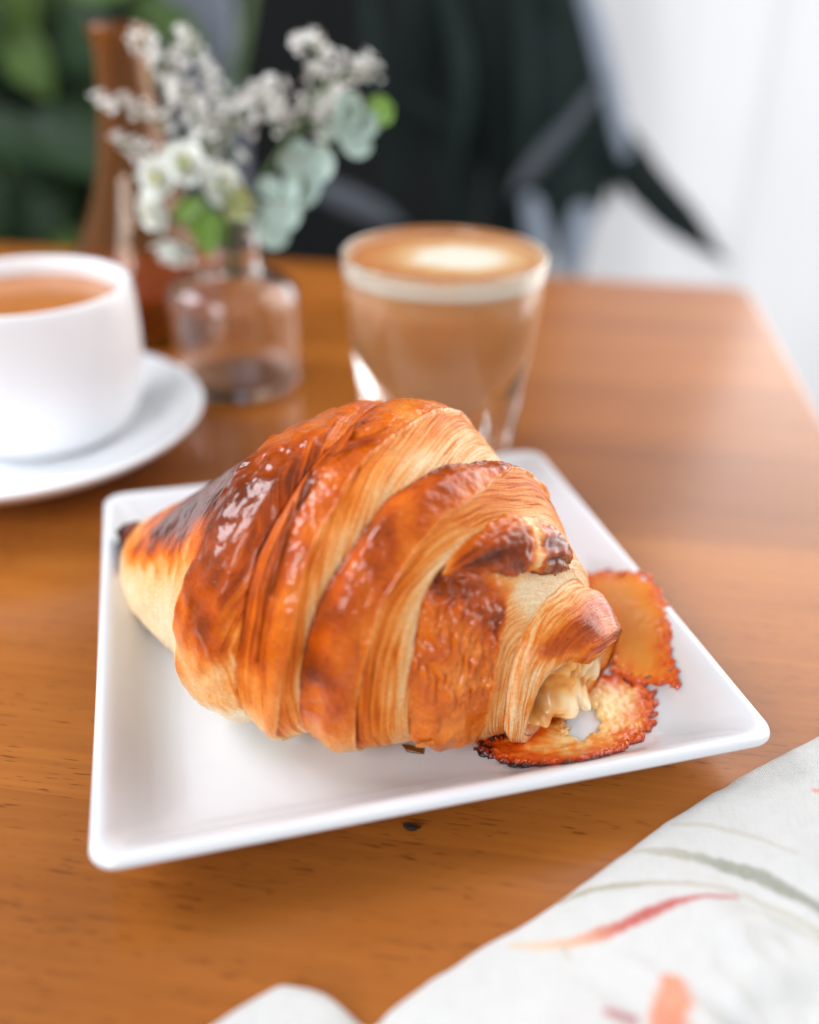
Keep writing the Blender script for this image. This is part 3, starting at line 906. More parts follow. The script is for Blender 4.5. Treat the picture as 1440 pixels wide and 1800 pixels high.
def lace_col(x, y, sd, f, nz, n2, pits):
    front = sst(.062, .030, x)
    big = noise(x*210, y*210, 9.) + .5*noise(x*420, y*420, 10.)
    v = .75*sd + 1.5 + 3.2*big*sst(.5, 3, sd) + 1.1*nz + .5*n2 - 2.2*front - 1.2*(1-sst(0, 1.5, sd))
    c = cmix(v, [(-2.0, srgb(34, 16, 16)), (-.7, srgb(110, 30, 10)), (.8, srgb(204, 72, 6)), (4.2, srgb(222, 98, 16)), (7.0, srgb(236, 150, 62)), (10.5, srgb(246, 206, 140))])
    inner = sst(.18, .28, .0*x+(y-.188)*12+.1)   # paler near the open end
    pale = srgb(244, 214, 158)
    k = (sst(4.5, 8.0, sd+1.6*nz)*inner*.6)[..., None]
    c = c*(1-k) + pale*k
    c = c*(1-.35*sst(.2, .7, pits)[..., None]*sst(5, 1, sd)[..., None])
    return np.concatenate([c, np.ones(c.shape[:-1]+(1,))], -1)
def flake_col(x, y, sd, f, nz, n2, pits):
    big = noise(x*170, y*170, 19.) + .5*noise(x*380, y*380, 20.)
    v = .8*sd + .6 + 2.4*big*sst(.5, 3, sd) + .9*nz + .5*n2 - .6*(1-sst(0, 1.5, sd))
    c = cmix(v, [(-.6, srgb(165, 50, 8)), (.8, srgb(214, 80, 8)), (2.8, srgb(228, 116, 18)), (5.0, srgb(238, 146, 44)), (9, srgb(236, 156, 62))])
    k = (sst(.5, 1.0, nz))[..., None]*.4
    c = c*(1-k) + srgb(190, 150, 70)*k
    return np.concatenate([c, np.ones(c.shape[:-1]+(1,))], -1)
cheese_sheet('baked_cheese', LACE, [HOLE], lace_col, 1.4, 1.3, 2., 'browned lacy cheese with charred rim in front of the open end')
cheese_sheet('baked_cheese', FLAKE, [], flake_col, 0.8, 1.0, 31., 'thin amber cheese crisp leaning on the plate rim behind the open end',
             lift=lambda x, y, sd: .0010 + .0008*sst(.225, .262, y))

# ------------------------------------------------------------------ crumbs on the plate and on the table
def chip(name, pts, z, th, mat, label):
    bm = bmesh.new()
    a = [bm.verts.new((x, y, z)) for x, y in pts]
    b = [bm.verts.new((x + .0002*random.uniform(-1, 1), y + .0002*random.uniform(-1, 1), z + th*random.uniform(.6, 1.4))) for x, y in pts]
    n = len(pts)
    bm.faces.new(a[::-1]); bm.faces.new(b)
    for k in range(n): bm.faces.new((a[k], a[(k+1) % n], b[(k+1) % n], b[k]))
    bmesh.ops.bevel(bm, geom=bm.edges[:], offset=.0001, segments=1, affect='EDGES')
    o = bm_obj(name, bm, mat, smooth=False)
    return tag(o, label, 'crumb')
M_flake = simple('toasted_flake', (.20, .07, .015), .3, .3, 300, coat=.5)
M_burnt = simple('burnt_crumb', (.02, .012, .01), .6, .3, 300)
chip('pastry_flake', [(-.0010, .1847), (.0018, .1842), (.0050, .1835), (.0047, .1816), (.0020, .1819), (.0003, .1824)], .0052, .0007, M_flake,
     'small brown flake of crust lying on the plate before the croissant')
chip('burnt_crumb', [(-.0004, .1620), (.0005, .1610), (.0011, .1605), (.0025, .1604), (.0030, .1611), (.0042, .1613), (.0030, .1617), (.0012, .1620)], .0001, .0012, M_burnt,
     'tiny black burnt crumb on the table by the plate edge')

# ------------------------------------------------------------------ napkin
def napkin():
    bnd = [(.1900, .238), (.1600, .2215), (.1315, .2040), (.1149, .1944), (.0937, .1820), (.0808, .1737), (.0667, .1640), (.0565, .1559), (.0424, .1449), (.0322, .1371), (.0189, .1283),
           (.0064, .1201), (-.0018, .1144), (-.0056, .1099), (-.0080, .1109), (-.0147, .1157), (-.0195, .1174), (-.0255, .1183), (-.0329, .1132), (-.0389, .1084), (-.0487, .1026), (-.062, .094)]
    nu, nv = 620, 300
    P = np.array(bnd)
    L = np.concatenate([[0], np.cumsum(np.linalg.norm(np.diff(P, axis=0), axis=1))])
    uu = np.linspace(0, L[-1], nu)
    px = np.interp(uu, L, P[:, 0]); py = np.interp(uu, L, P[:, 1])
    k = np.hanning(13); k /= k.sum()
    py = py + .0007*noise(uu*70, 0*uu, 2.) + .0004*noise(uu*190, 0*uu, 4.)
    px = np.convolve(np.pad(px, 6, mode='edge'), k, 'valid'); py = np.convolve(np.pad(py, 6, mode='edge'), k, 'valid')
    vv = np.concatenate([np.linspace(0, .012, 60, endpoint=False), np.linspace(.012, .19, nv-60)])
    U, Vv = np.meshgrid(uu, vv, indexing='ij')
    dirx = np.interp(uu, [0, L[-1]], [.34, .22])[:, None]; diry = -np.sqrt(1-dirx**2)
    X = px[:, None] + dirx*Vv; Y = py[:, None] + diry*Vv
    # folds: long soft ridges plus a valley behind the notch between the two lobes
    Hh = .0052 + .0012*noise(uu*28, 0*uu, 3.)[:, None] + 0*Vv
    q = np.clip(Vv/.0055, 0, 1)
    edge = np.sqrt(np.clip(1-(1-q)**2, 0, 1))
    Z = .0003 + Hh*edge
    grow = sst(.006, .05, Vv)
    Z = Z + grow*(.0075*noise(X*24 + Y*10, Y*16, 5.) + .0046*noise(X*55+Y*30, Y*50-X*20, 8.) + .0022*noise(X*120+Y*60, Y*90-X*50, 4.) + .0058)
    cre = np.clip(1-2.2*np.abs(noise(X*34+Y*20, Y*15-X*9, 12.)), 0, 1)**2
    Z = Z + .0030*cre*grow
    ridge = .0040*np.exp(-((X*.80+Y*.60 - .157)/.010)**2)*sst(.01, .04, Vv)
    Z = Z + ridge
    notch = np.exp(-((X+.0050+.18*(.11-Y))/.0055)**2)
    Z = Z - notch*edge*.0048*sst(.06, .0, Vv)
    Z = Z + .00022*noise(X*260, Y*260, 3.)*edge
    Z = np.maximum(Z, .0003)
    # printed brush strokes
    base_c = np.array([.735, .732, .712])
    C_ = np.ones(X.shape+(3,))*base_c
    C_ = C_*(1 - .02*fbm(X*90, Y*90, 2., 2)[..., None] - .05*noise(X*2100, Y*180, 5.)[..., None] - .05*noise(X*180, Y*2100, 6.)[..., None])
    def stroke(pts, w0, cols, alpha, seed=0., soft=.45):
        nonlocal C_
        S_ = spline(pts, 90); W_ = np.interp(np.linspace(0, 1, 90), np.linspace(0, 1, len(w0)), w0)
        d = np.full(X.shape, 9.); tt = np.zeros(X.shape); wid = np.full(X.shape, .001)
        x0, y0 = S_.min(0)-.006; x1, y1 = S_.max(0)+.006
        m = (X > x0) & (X < x1) & (Y > y0) & (Y < y1)
        xm, ym = X[m], Y[m]; dm = np.full(xm.shape, 9.); tm = np.zeros(xm.shape); wm = np.full(xm.shape, .001)
        for i in range(90):
            e = np.hypot(xm-S_[i, 0], ym-S_[i, 1])/W_[i]
            b = e < dm; dm[b] = e[b]; tm[b] = i/89.; wm[b] = W_[i]
        nzz = noise(xm*600, ym*600, seed)*.25 + noise(xm*150, ym*150, seed+2)*.3
        a = (1 - sst(1-soft, 1+soft*.4, dm+nzz))*alpha*(1-.25*np.clip(noise(xm*1500, ym*400, seed), 0, 1))
        cc = cmix(tm, [(i/(len(cols)-1), np.array(c)) for i, c in enumerate(cols)])
        C_[m] = C_[m]*(1-a[:, None]) + cc*a[:, None]
    ol = srgb(120, 122, 92); lt = srgb(196, 190, 168)
    stroke([(.0548, .1512), (.0652, .1501), (.0747, .1463), (.083, .1395), (.0903, .1316), (.0947, .1242)], [.0006, .0019, .0023, .0022, .0018, .0010], [lt, srgb(170, 168, 140), ol, ol, srgb(105, 110, 84), ol], .66, 1.)
    stroke([(.0356, .1378), (.0449, .1405), (.0566, .1412), (.0664, .1394), (.0746, .1371), (.0818, .1322), (.0901, .1248)], [.0009, .0009, .0008, .0008, .0009, .0009], [srgb(165, 155, 120), srgb(180, 170, 140), lt, lt], .75, 2.)
    stroke([(.0661, .1595), (.0756, .1588), (.0839, .1547), (.0909, .1474)], [.0008, .0009, .0008], [lt, lt], .5, 3.)
    stroke([(.0231, .1255), (.0304, .1256), (.0378, .1269), (.0468, .1298), (.0535, .1327), (.0614, .1346), (.0735, .1354)],
           [.0008, .0012, .0016, .0020, .0019, .0013, .0006], [srgb(226, 205, 175), srgb(240, 205, 175), srgb(240, 180, 145), srgb(205, 80, 50), srgb(196, 62, 44), srgb(200, 70, 60), srgb(196, 70, 60)], .9, 4.)
    stroke([(.0345, .1250), (.0352, .1225)], [.0012, .0010], [srgb(205, 195, 165), srgb(215, 205, 185)], .6, 6.)
    stroke([(.0723, .1334), (.0819, .1287), (.0884, .1234)], [.0009, .0010, .0008], [lt, lt], .45, 5.)
    stroke([(.0535, .1125), (.0515, .1070), (.0505, .1020)], [.0030, .0040, .0034], [srgb(240, 158, 122), srgb(236, 140, 104)], .95, 7.)
    stroke([(.0405, .1070), (.0440, .1062)], [.0020, .0022], [srgb(190, 90, 90), srgb(180, 80, 86)], .7, 8.)
    stroke([(.1045, .1701), (.1075, .1690)], [.0014, .0014], [srgb(240, 150, 130), srgb(240, 150, 130)], .8, 9.)
    col = np.concatenate([C_, np.ones(X.shape+(1,))], -1)
    V = np.stack([X, Y, Z], -1)
    o = mesh_np('napkin', V, grid_faces(nu, len(vv)), M_linen, None, col.reshape(-1, 4), np.stack([X, Y], -1).reshape(-1, 2)*10)
    return tag(o, 'white linen napkin with painted olive and coral brush strokes in the foreground', 'napkin')
napkin()

# ------------------------------------------------------------------ coffee cup, saucer and their coffee
CUP = (-.1585, .370)
sp = [(0, .0030), (.028, .0030), (.030, .0005), (.034, .0005), (.036, .0035), (.050, .0062), (.063, .0122), (.0728, .0180), (.0764, .0208), (.0774, .0224), (.0767, .0236),
      (.0744, .0230), (.066, .0184), (.058, .0128), (.046, .0098), (.040, .0090), (.036, .0082), (.020, .0080), (0, .0080)]
P = np.vstack([sp[:5], cr(np.array(sp[5:-2]), np.linspace(0, 1, 60)), sp[-2:]])
o = bm_obj('saucer', lathe(P, 128), M_matte_china); o.location = (-.1660, .358, 0)
tag(o, 'round white saucer beneath the coffee cup', 'saucer')
cup = empty('coffee_cup', (*CUP, .0085))
tag(cup, 'thick white cup of coffee cut off by the left edge of the photo', 'cup')
out_ = [(.0, .0085), (.028, .0085), (.034, .0092), (.0410, .0140), (.0458, .0225), (.0482, .0330), (.0491, .0450), (.0490, .0550), (.0486, .0625), (.0480, .0658), (.0470, .0672),
        (.0452, .0671), (.0438, .0658), (.0430, .0630), (.0420, .0520), (.0390, .0320), (.032, .0190), (.018, .0150), (0, .0148)]
out_ = [(r*.90, .0085 + (z-.0085)*1.099) for r, z in out_]
P = np.vstack([out_[:2], cr(np.array(out_[2:-1]), np.linspace(0, 1, 80)), out_[-1:]])
bm = lathe(P, 128)
bmesh.ops.translate(bm, vec=(*CUP, 0), verts=bm.verts[:])
bm_obj('cup_body', bm, M_matte_china, cup)
bm = bmesh.new()
hp = spline([(CUP[0]-.0415, CUP[1]+.016, .058), (CUP[0]-.067, CUP[1]+.026, .060), (CUP[0]-.075, CUP[1]+.030, .045), (CUP[0]-.061, CUP[1]+.024, .030), (CUP[0]-.038, CUP[1]+.015, .026)], 24)
tube_bm(bm, hp, .0048, 12)
bm_obj('handle', bm, M_matte_china, cup)
M_coffee = simple('milky_coffee', (.50, .165, .028), .3, .25, 45, coat=.3)
bm = lathe([(0, .0653), (.034, .0653), (.0374, .0654), (.0386, .0659), (.0386, .0640), (.0374, .055), (0, .050)], 96)
o = bm_obj('coffee', bm, M_coffee); o.location = (*CUP, 0)
tag(o, 'orange brown coffee inside the white cup', 'coffee')

# ------------------------------------------------------------------ tumbler with milk coffee
TUM = (.012, .366)
def tumbler():
    n = 96
    def ring(bm, r, z, fac, inner=False):
        vs = []
        for k in range(n):
            a = 2*PI*k/n
            # lower part is cut into nine flat facets with rounded tops
            m = 9; seg = 2*PI/m
            aa = (a + .2) % seg - seg/2
            flat = math.cos(seg/2)/math.cos(aa)
            rr = r*(1-fac) + r*flat*1.02*fac
            vs.append(bm.verts.new((rr*math.cos(a), rr*math.sin(a), z)))
        return vs
    bm = bmesh.new()
    prof = [(.0265, .0, .8), (.0285, .0006, .9), (.0296, .0020, 1), (.0310, .012, 1), (.0325, .024, 1), (.0338, .034, .95), (.0346, .0385, .5), (.0352, .042, .12), (.0360, .046, .0),
            (.0376, .056, 0), (.0390, .068, 0), (.0400, .080, 0), (.0405, .0885, 0), (.0404, .0897, 0), (.0398, .0902, 0), (.0390, .0897, 0), (.0386, .0885, 0),
            (.0381, .080, 0), (.0366, .070, 0), (.0328, .060, 0), (.0262, .052, 0), (.0205, .0445, 0), (.0160, .038, 0), (.0125, .0320, 0), (.0090, .0275, 0), (.0050, .0248, 0), (.002, .0242, 0)]
    rs = [ring(bm, *p) for p in prof]
    for a, b in zip(rs, rs[1:]):
        for k in range(n): bm.faces.new((a[k], a[(k+1) % n], b[(k+1) % n], b[k]))
    bm.faces.new(rs[0][::-1]); bm.faces.new(rs[-1])
    o = bm_obj('tumbler', bm, M_glass); o.location = (*TUM, .0002)
    o.modifiers.new('edge', 'EDGE_SPLIT').split_angle = R(32)
    return tag(o, 'faceted clear glass tumbler of milk coffee behind the croissant', 'glass')
tumbler()
milk = empty('milk_coffee', (*TUM, .0156))
tag(milk, 'pale brown milk coffee with foam filling the glass tumbler', 'coffee')
M_latte = simple('latte', (.74, .35, .12), .4, .10, 60, sss=.15)
gap = .0002
inn = [(0, .0241), (.0050+gap, .0246), (.0090+gap, .0273), (.0125+gap, .0318), (.0160+gap, .0378), (.0205+gap, .0443), (.0262+gap, .0518), (.0328+gap, .0598), (.0366+gap, .0698), (.0381+gap, .0812), (0, .0812)]
bm = lathe(inn, 96); bmesh.ops.translate(bm, vec=(*TUM, .0002), verts=bm.verts[:])
bm_obj('drink', bm, M_latte, milk)
# foam: cream rim, tan crema and a white milk blot on top
rr = np.concatenate([[0.0003], np.linspace(.001, .0384, 90)])
an = np.linspace(0, 2*PI, 160, endpoint=False)
Rg, Ag = np.meshgrid(rr, an, indexing='ij')
xx, yy = Rg*np.cos(Ag), Rg*np.sin(Ag)
zt = .0868 + .0010*sst(.034, .038, Rg) + .0002*noise(xx*200, yy*200, 1.)
dist = np.hypot((xx-.006)/1.15, (yy-.003)) + .0030*noise(xx*110, yy*110, 4.) + .0014*noise(xx*260, yy*260, 6.)
cf = cmix(dist, [(.0, srgb(246, 238, 222)), (.013, srgb(244, 232, 210)), (.019, srgb(226, 180, 125)), (.026, srgb(205, 140, 78)), (.034, srgb(196, 118, 50)), (.045, srgb(190, 108, 40))])
rimk = (sst(.0355, .0378, Rg))[..., None]*.6
cf = cf*(1-rimk) + srgb(236, 214, 180)*rimk
Vt = np.stack([xx, yy, zt], -1).reshape(-1, 3)
cs = [(.0386+gap, .0868), (.0384+gap, .084), (.03812+gap, .0813)]
Vs = np.concatenate([np.stack([r_*np.cos(an), r_*np.sin(an), np.full_like(an, z_) + (0 if z_ > .075 else 0)], -1) for r_, z_ in cs])
V = np.vstack([Vt, Vs]) + np.array([*TUM, .0002])
nr_ = len(rr); F = grid_faces(nr_+len(cs), 160, True)
cside = np.tile(srgb(244, 234, 214), (len(Vs), 1))
cc = np.concatenate([np.vstack([cf.reshape(-1, 3), cside*1.3])*.76, np.ones((len(V), 1))], 1)
M_foam = attr_mat('milk_foam', .55, 0, .15, .1, 1500)
mesh_np('foam', V, F, M_foam, milk, cc)

# ------------------------------------------------------------------ glass bud vase
VX, VY = -.0885, .4475
vp = [(0, .0005), (.026, .0003), (.0292, .0012), (.0310, .0040), (.0315, .012), (.0316, .040), (.0312, .0470), (.0285, .0520), (.0215, .0553), (.0165, .0575), (.0146, .0610),
      (.0143, .0700), (.0150, .0770), (.0166, .0790), (.0164, .0803), (.0146, .0803), (.0130, .0780), (.0125, .0700), (.0126, .0610), (.0150, .0562), (.0205, .0535), (.0262, .0505),
      (.0290, .0455), (.0294, .040), (.0293, .012), (.0286, .0075), (.0250, .0058), (.012, .0052), (0, .0052)]
P = np.vstack([vp[:2], cr(np.array(vp[2:-1]), np.linspace(0, 1, 110)), vp[-1:]])
o = bm_obj('bud_vase', lathe(P, 96), M_glass); o.location = (VX, VY, 0)
tag(o, 'small clear glass bottle vase holding the flower sprigs', 'vase')
# ------------------------------------------------------------------ tall amber bottle behind
AX_, AY_ = -.151, .527
bp_ = [(0, .001), (.036, .0005), (.0405, .003), (.0420, .010), (.0420, .030), (.0400, .043), (.0350, .054), (.0285, .067), (.0228, .082), (.0190, .098), (.0162, .115), (.0145, .132), (.0138, .145), (.0140, .152), (.0155, .155), (.0155, .158),
       (.0135, .159), (.0120, .155), (.0115, .145), (.0122, .132), (.0138, .115), (.0165, .098), (.0203, .082), (.0258, .067), (.0322, .054), (.0372, .043), (.0393, .030), (.0392, .012), (.036, .006), (0, .005)]
P = np.vstack([bp_[:2], cr(np.array(bp_[2:-1]), np.linspace(0, 1, 110)), bp_[-1:]])
o = bm_obj('amber_bottle', lathe(P, 96), M_amber); o.location = (AX_, AY_, 0)
tag(o, 'long necked amber glass bottle at the back left of the table', 'bottle')

# ------------------------------------------------------------------ flowers
def floret_mesh():
    bm = bmesh.new()
    for k in range(5):
        a = 2*PI*k/5; c, s = math.cos(a), math.sin(a)
        def p(r, w, z): return bm.verts.new((r*c - w*s, r*s + w*c, z))
        q = [p(.0002, 0, 0), p(.0011, -.0007, .0009), p(.0021, -.0004, .0013), p(.0021, .0004, .0013), p(.0011, .0007, .0009)]
        bm.faces.new(q)
    # calyx
    r = [bm.verts.new((.0005*math.cos(2*PI*k/6), .0005*math.sin(2*PI*k/6), .0001)) for k in range(6)]
    t = bm.verts.new((0, 0, -.0022))
    for k in range(6): bm.faces.new((r[k], r[(k+1) % 6], t))
    bm.faces.new(r)
    me = bpy.data.meshes.new('floret'); bm.to_mesh(me); bm.free()
    me.materials.append(M_floret)
    return me
FLO = floret_mesh()
def sprig(label, paths, density=.68, start=.35, spread=.0085, sc=1.1):
    root = empty('flower_sprig', paths[0][0])
    tag(root, label, 'flower sprig', 'sprigs of tiny white flowers in the bud vase')
    bm = bmesh.new()
    for p in paths:
        tube_bm(bm, spline(p, 24), np.linspace(.0011, .0005, 24), 6)
    bm_obj('stem', bm, M_stem, root)
    for pi, p in enumerate(paths):
        S_ = spline(p, 60)
        st = start if pi == 0 else .25
        n = int(34*density) if pi == 0 else int(22*density)
        for k in range(n):
            u = st + (1-st)*(k+random.random())/n
            i = min(int(u*59), 58)
            d = Vector(S_[i+1]-S_[i]).normalized()
            a = Vector((random.gauss(0, 1), random.gauss(0, 1), random.gauss(.5, 1)))
            a = (a - d*a.dot(d)).normalized()
            pos = Vector(S_[i]) + a*spread*random.uniform(.25, 1.0)*(1.15-.5*u) + d*random.uniform(0, .002)
            o = bpy.data.objects.new('floret', FLO); COL.objects.link(o)
            o.parent = root; o.matrix_parent_inverse = Matrix.Translation(-Vector(root.location))
            o.location = pos
            o.rotation_euler = (a*.8 + d*.6).to_track_quat('Z', 'Y').to_euler()
            s = sc*random.uniform(.7, 1.5); o.scale = (s, s, s)
    return root
sprig('sprig of tiny white flowers arching to the upper left', [[(-.0880, .4470, .052), (-.0880, .4470, .076), (-.0893, .447, .0963), (-.0971, .447, .1232), (-.1072, .447, .1461), (-.124, .447, .159)],
       [(-.0879, .447, .0977), (-.1101, .444, .1072), (-.1343, .440, .1164)],
       [(-.0935, .447, .1131), (-.118, .449, .1248), (-.1438, .450, .1315)]], 1.25, .42)
sprig('sprig of tiny white flowers standing tallest in the middle', [[(-.0875, .4490, .050), (-.0870, .4500, .076), (-.0858, .457, .1016), (-.0864, .460, .1264), (-.0974, .460, .1474), (-.1063, .460, .1586)],
       [(-.0862, .459, .118), (-.0760, .457, .129), (-.0700, .456, .137)], [(-.0862, .459, .108), (-.0980, .454, .124), (-.1060, .45, .139)]], 1.25, .45)
sprig('sprig of tiny white flowers reaching to the upper right', [[(-.0865, .4475, .054), (-.0850, .4480, .076), (-.0682, .450, .1037), (-.0488, .450, .1306), (-.0420, .450, .1480), (-.0500, .450, .160)],
       [(-.0461, .450, .133), (-.0332, .450, .1447), (-.017, .450, .1461)], [(-.060, .45, .116), (-.0660, .45, .130), (-.0610, .45, .142)], [(-.056, .45, .120), (-.040, .45, .126), (-.026, .449, .132)]], 1.25, .5)

# white garden flowers: layered petals round a greenish middle
def petal_mesh(L, Wd, cup, mat):
    n, m = 9, 7
    a = np.linspace(0, 1, n); b = np.linspace(-1, 1, m)
    A_, B_ = np.meshgrid(a, b, indexing='ij')
    wd = Wd*np.sin(PI*np.clip(A_*.82+.10, 0, 1))**.8
    V = np.stack([A_*L, B_*wd, cup*A_**1.5*L + .25*L*B_**2*A_*.6 + .04*L*np.sin(A_*9+B_*4)], -1).reshape(-1, 3)
    V2 = V + np.array([0, 0, -.00025])
    me = bpy.data.meshes.new('petal')
    F = np.vstack([grid_faces(n, m), grid_faces(n, m, flip=True)+n*m])
    me.from_pydata(np.vstack([V, V2]).tolist(), [], F.tolist()); me.update()
    for p in me.polygons: p.use_smooth = True
    me.materials.append(mat); return me
PET = petal_mesh(.0105, .0062, .45, M_petal); PETG = petal_mesh(.0085, .0050, .9, M_petal_green)
def white_flower(pos, nrm, label, sc=1.0, green=False, stem_to=None):
    root = empty('white_flower', pos)
    tag(root, label, 'flower', 'white blooms in the bud vase')
    q = Vector(nrm).to_track_quat('Z', 'Y')
    for layer, (cnt, tilt, s_) in enumerate(((6, .10, 1.0), (5, -.55, .85), (4, -1.0, .62))):
        for k in range(cnt):
            o = bpy.data.objects.new('petal', PETG if (green or layer == 2) else PET); COL.objects.link(o)
            o.parent = root; o.matrix_parent_inverse = Matrix.Translation(-Vector(pos))
            r = q @ Euler((0, 0, 2*PI*(k+.4*layer)/cnt + random.uniform(-.2, .2))).to_quaternion() @ Euler((0, tilt+random.uniform(-.15, .15), 0)).to_quaternion()
            o.location = pos; o.rotation_euler = r.to_euler()
            s = sc*s_*random.uniform(.9, 1.1); o.scale = (s, s, s)
    bm = bmesh.new()
    b_ = stem_to or (-.0875, .446, .074)
    mid = (Vector(pos)*.6 + Vector(b_)*.4) + Vector((0, 0, -.003))
    tube_bm(bm, spline([tuple(Vector(pos)-Vector(nrm).normalized()*.001), tuple(mid), b_], 14), .0009, 6)
    bm_obj('stem', bm, M_stem, root)
white_flower((-.1120, .434, .1010), (-.4, -.7, .45), 'largest open white bloom left of the vase neck')
white_flower((-.1010, .432, .1075), (.0, -.7, .6), 'white bloom facing up at the top of the white cluster', .95)
white_flower((-.0880, .433, .0990), (.5, -.7, .3), 'cream bloom with a yellow green centre at the right of the white cluster', .9)
white_flower((-.0820, .432, .0930), (.6, -.7, -.1), 'greenish half open bloom above the vase neck', .8, True)
white_flower((-.1160, .433, .0890), (-.6, -.7, -.2), 'white bloom at the lower left of the white cluster', .95)
white_flower((-.1090, .431, .0730), (-.3, -.6, -.75), 'drooping blush white bloom hanging beside the vase neck', .95)
# green leaves among them
def leaf_mesh(L, Wd, fold=.25, bend=.2, mat=None, name='leaf', tip=1.0):
    n, m = 13, 5
    a = np.linspace(0, 1, n); b = np.linspace(-1, 1, m)
    A_, B_ = np.meshgrid(a, b, indexing='ij')
    wd = Wd*np.sin(PI*A_**tip)**.75
    V = np.stack([A_*L, B_*wd, fold*np.abs(B_)*wd - bend*L*A_**2], -1).reshape(-1, 3)
    V2 = V + np.array([0, 0, -.0002])
    F = np.vstack([grid_faces(n, m), grid_faces(n, m, flip=True)+n*m])
    me = bpy.data.meshes.new(name); me.from_pydata(np.vstack([V, V2]).tolist(), [], F.tolist()); me.update()
    for p in me.polygons: p.use_smooth = True
    if mat: me.materials.append(mat)
    return me
def leaf(me, root, pos, direction, up=(0, -1, .3), sc=1.0, roll=0.0):
    o = bpy.data.objects.new('leaf', me); COL.objects.link(o)
    o.parent = root; o.matrix_parent_inverse = Matrix.Translation(-Vector(root.location))
    x = Vector(direction).normalized(); z = Vector(up); z = (z - x*z.dot(x)).normalized(); y = z.cross(x)
    M = Matrix((x, y, z)).transposed()
    o.location = pos; o.rotation_euler = (M @ Matrix.Rotation(roll, 3, 'X')).to_euler(); o.scale = (sc, sc, sc)
    return o
LF = leaf_mesh(.022, .0062, .3, .15, M_leaf)
root = empty('leafy_twig', (-.0950, .436, .078)); tag(root, 'bright green leaves tucked under the white blooms', 'leaves')
bm = bmesh.new(); tube_bm(bm, spline([(-.0880, .446, .070), (-.0930, .438, .084), (-.0960, .435, .094)], 12), .0008, 6); bm_obj('stem', bm, M_stem, root)
for p, d in (((-.0955, .434, .092), (-.2, -.1, -1)), ((-.0950, .434, .090), (.4, -.2, -.8)), ((-.0955, .434, .094), (-.8, -.2, -.5)), ((-.0945, .434, .088), (.0, -.3, -.9)), ((-.095, .435, .096), (.7, -.1, .1))):
    leaf(LF, root, p, d, (0, -1, .2), random.uniform(.7, .95))

# eucalyptus: round cupped leaves along an arching twig
def round_leaf(Rr, mat):
    n, m = 6, 18
    V = [(0, 0, 0)]
    for i in range(1, n+1):
        for k in range(m):
            r = Rr*i/n; a = 2*PI*k/m
            V.append((r*math.cos(a)+Rr*.85, r*math.sin(a)*.95, .30*Rr*(i/n)**2 + .05*Rr*math.sin(3*a)))
    V[0] = (Rr*.85, 0, 0)
    F = [(0, 1+k, 1+(k+1) % m) for k in range(m)]
    for i in range(n-1):
        for k in range(m):
            F.append((1+i*m+k, 1+(i+1)*m+k, 1+(i+1)*m+(k+1) % m, 1+i*m+(k+1) % m))
    me = bpy.data.meshes.new('leaf'); me.from_pydata(V, [], F); me.update()
    for p in me.polygons: p.use_smooth = True
    me.materials.append(mat); return me
EL = round_leaf(.0072, M_euc); EY = round_leaf(.0050, M_euc_light)
ep = spline([(-.0860, .4465, .056), (-.0840, .446, .074), (-.0678, .440, .088), (-.0512, .438, .1082), (-.033, .438, .1228), (-.0179, .438, .130)], 60)
root = empty('eucalyptus_twig', (-.084, .446, .074)); tag(root, 'eucalyptus twig with round blue green leaves leaning right', 'eucalyptus')
bm = bmesh.new(); tube_bm(bm, ep, np.linspace(.0012, .0006, 60), 6); bm_obj('stem', bm, M_stem, root)
for i, d, s in ((22, (.3, -.3, -1), 1.25), (22, (-.3, -.4, .9), 1.0), (27, (.7, -.4, -.7), 1.35), (27, (-.7, -.2, .7), .9), (33, (.5, -.3, -.9), 1.35), (33, (-.6, -.4, .8), .9), (38, (.9, -.5, -.45), 1.1), (39, (-.3, -.3, 1), .9),
                (44, (.3, -.4, -1), 1.2), (44, (-.5, -.4, .8), 1.0), (49, (.7, -.4, -.8), 1.15), (49, (-.2, -.5, .9), 1.05), (53, (.8, -.4, -.3), 1.0), (53, (.0, -.5, 1), 1.0), (56, (1, -.4, -.6), .9), (30, (.1, -.8, -.5), 1.1), (24, (.8, -.3, -.5), 1.2)):
    leaf(EL, root, tuple(ep[min(59, i+random.randint(-3, 3))]), tuple(np.array(d)+np.array([random.uniform(-.4, .4) for _ in range(3)])), (random.uniform(-.8, .8), -1, random.uniform(.0, 1.0)), s*random.uniform(.75, 1.15))
for d in ((1, -.2, .3), (.6, -.2, .9), (1, -.5, -.2), (.3, -.4, 1)):
    leaf(EY, root, tuple(ep[59]), d, (0, -1, .5), 1.0)

# ------------------------------------------------------------------ plants behind the table
def strap_mesh(pts, width, name, mat, root, fold=.25, label=None):
    n, m = 36, 5
    S_ = spline(pts, n)
    T = np.gradient(S_, axis=0); T /= np.linalg.norm(T, axis=1, keepdims=True)
    side = np.cross(T, np.array([0, -1, .15])); side /= np.linalg.norm(side, axis=1, keepdims=True)
    nn = np.cross(side, T)
    tt = np.linspace(0, 1, n)
    wd = width*np.interp(tt, [0, .12, .45, .75, 1], [.45, .8, 1, .75, .04])
    b = np.linspace(-1, 1, m)
    V = S_[:, None] + (wd[:, None]*b[None])[..., None]*side[:, None] - (fold*wd[:, None]*np.abs(b)[None])[..., None]*nn[:, None]
    V2 = V + nn[:, None]*.0008
    F = np.vstack([grid_faces(n, m), grid_faces(n, m, flip=True)+n*m])
    o = mesh_np(name, np.concatenate([V.reshape(-1, 3), V2.reshape(-1, 3)]), F, mat, root)
    if label: o['label'] = label
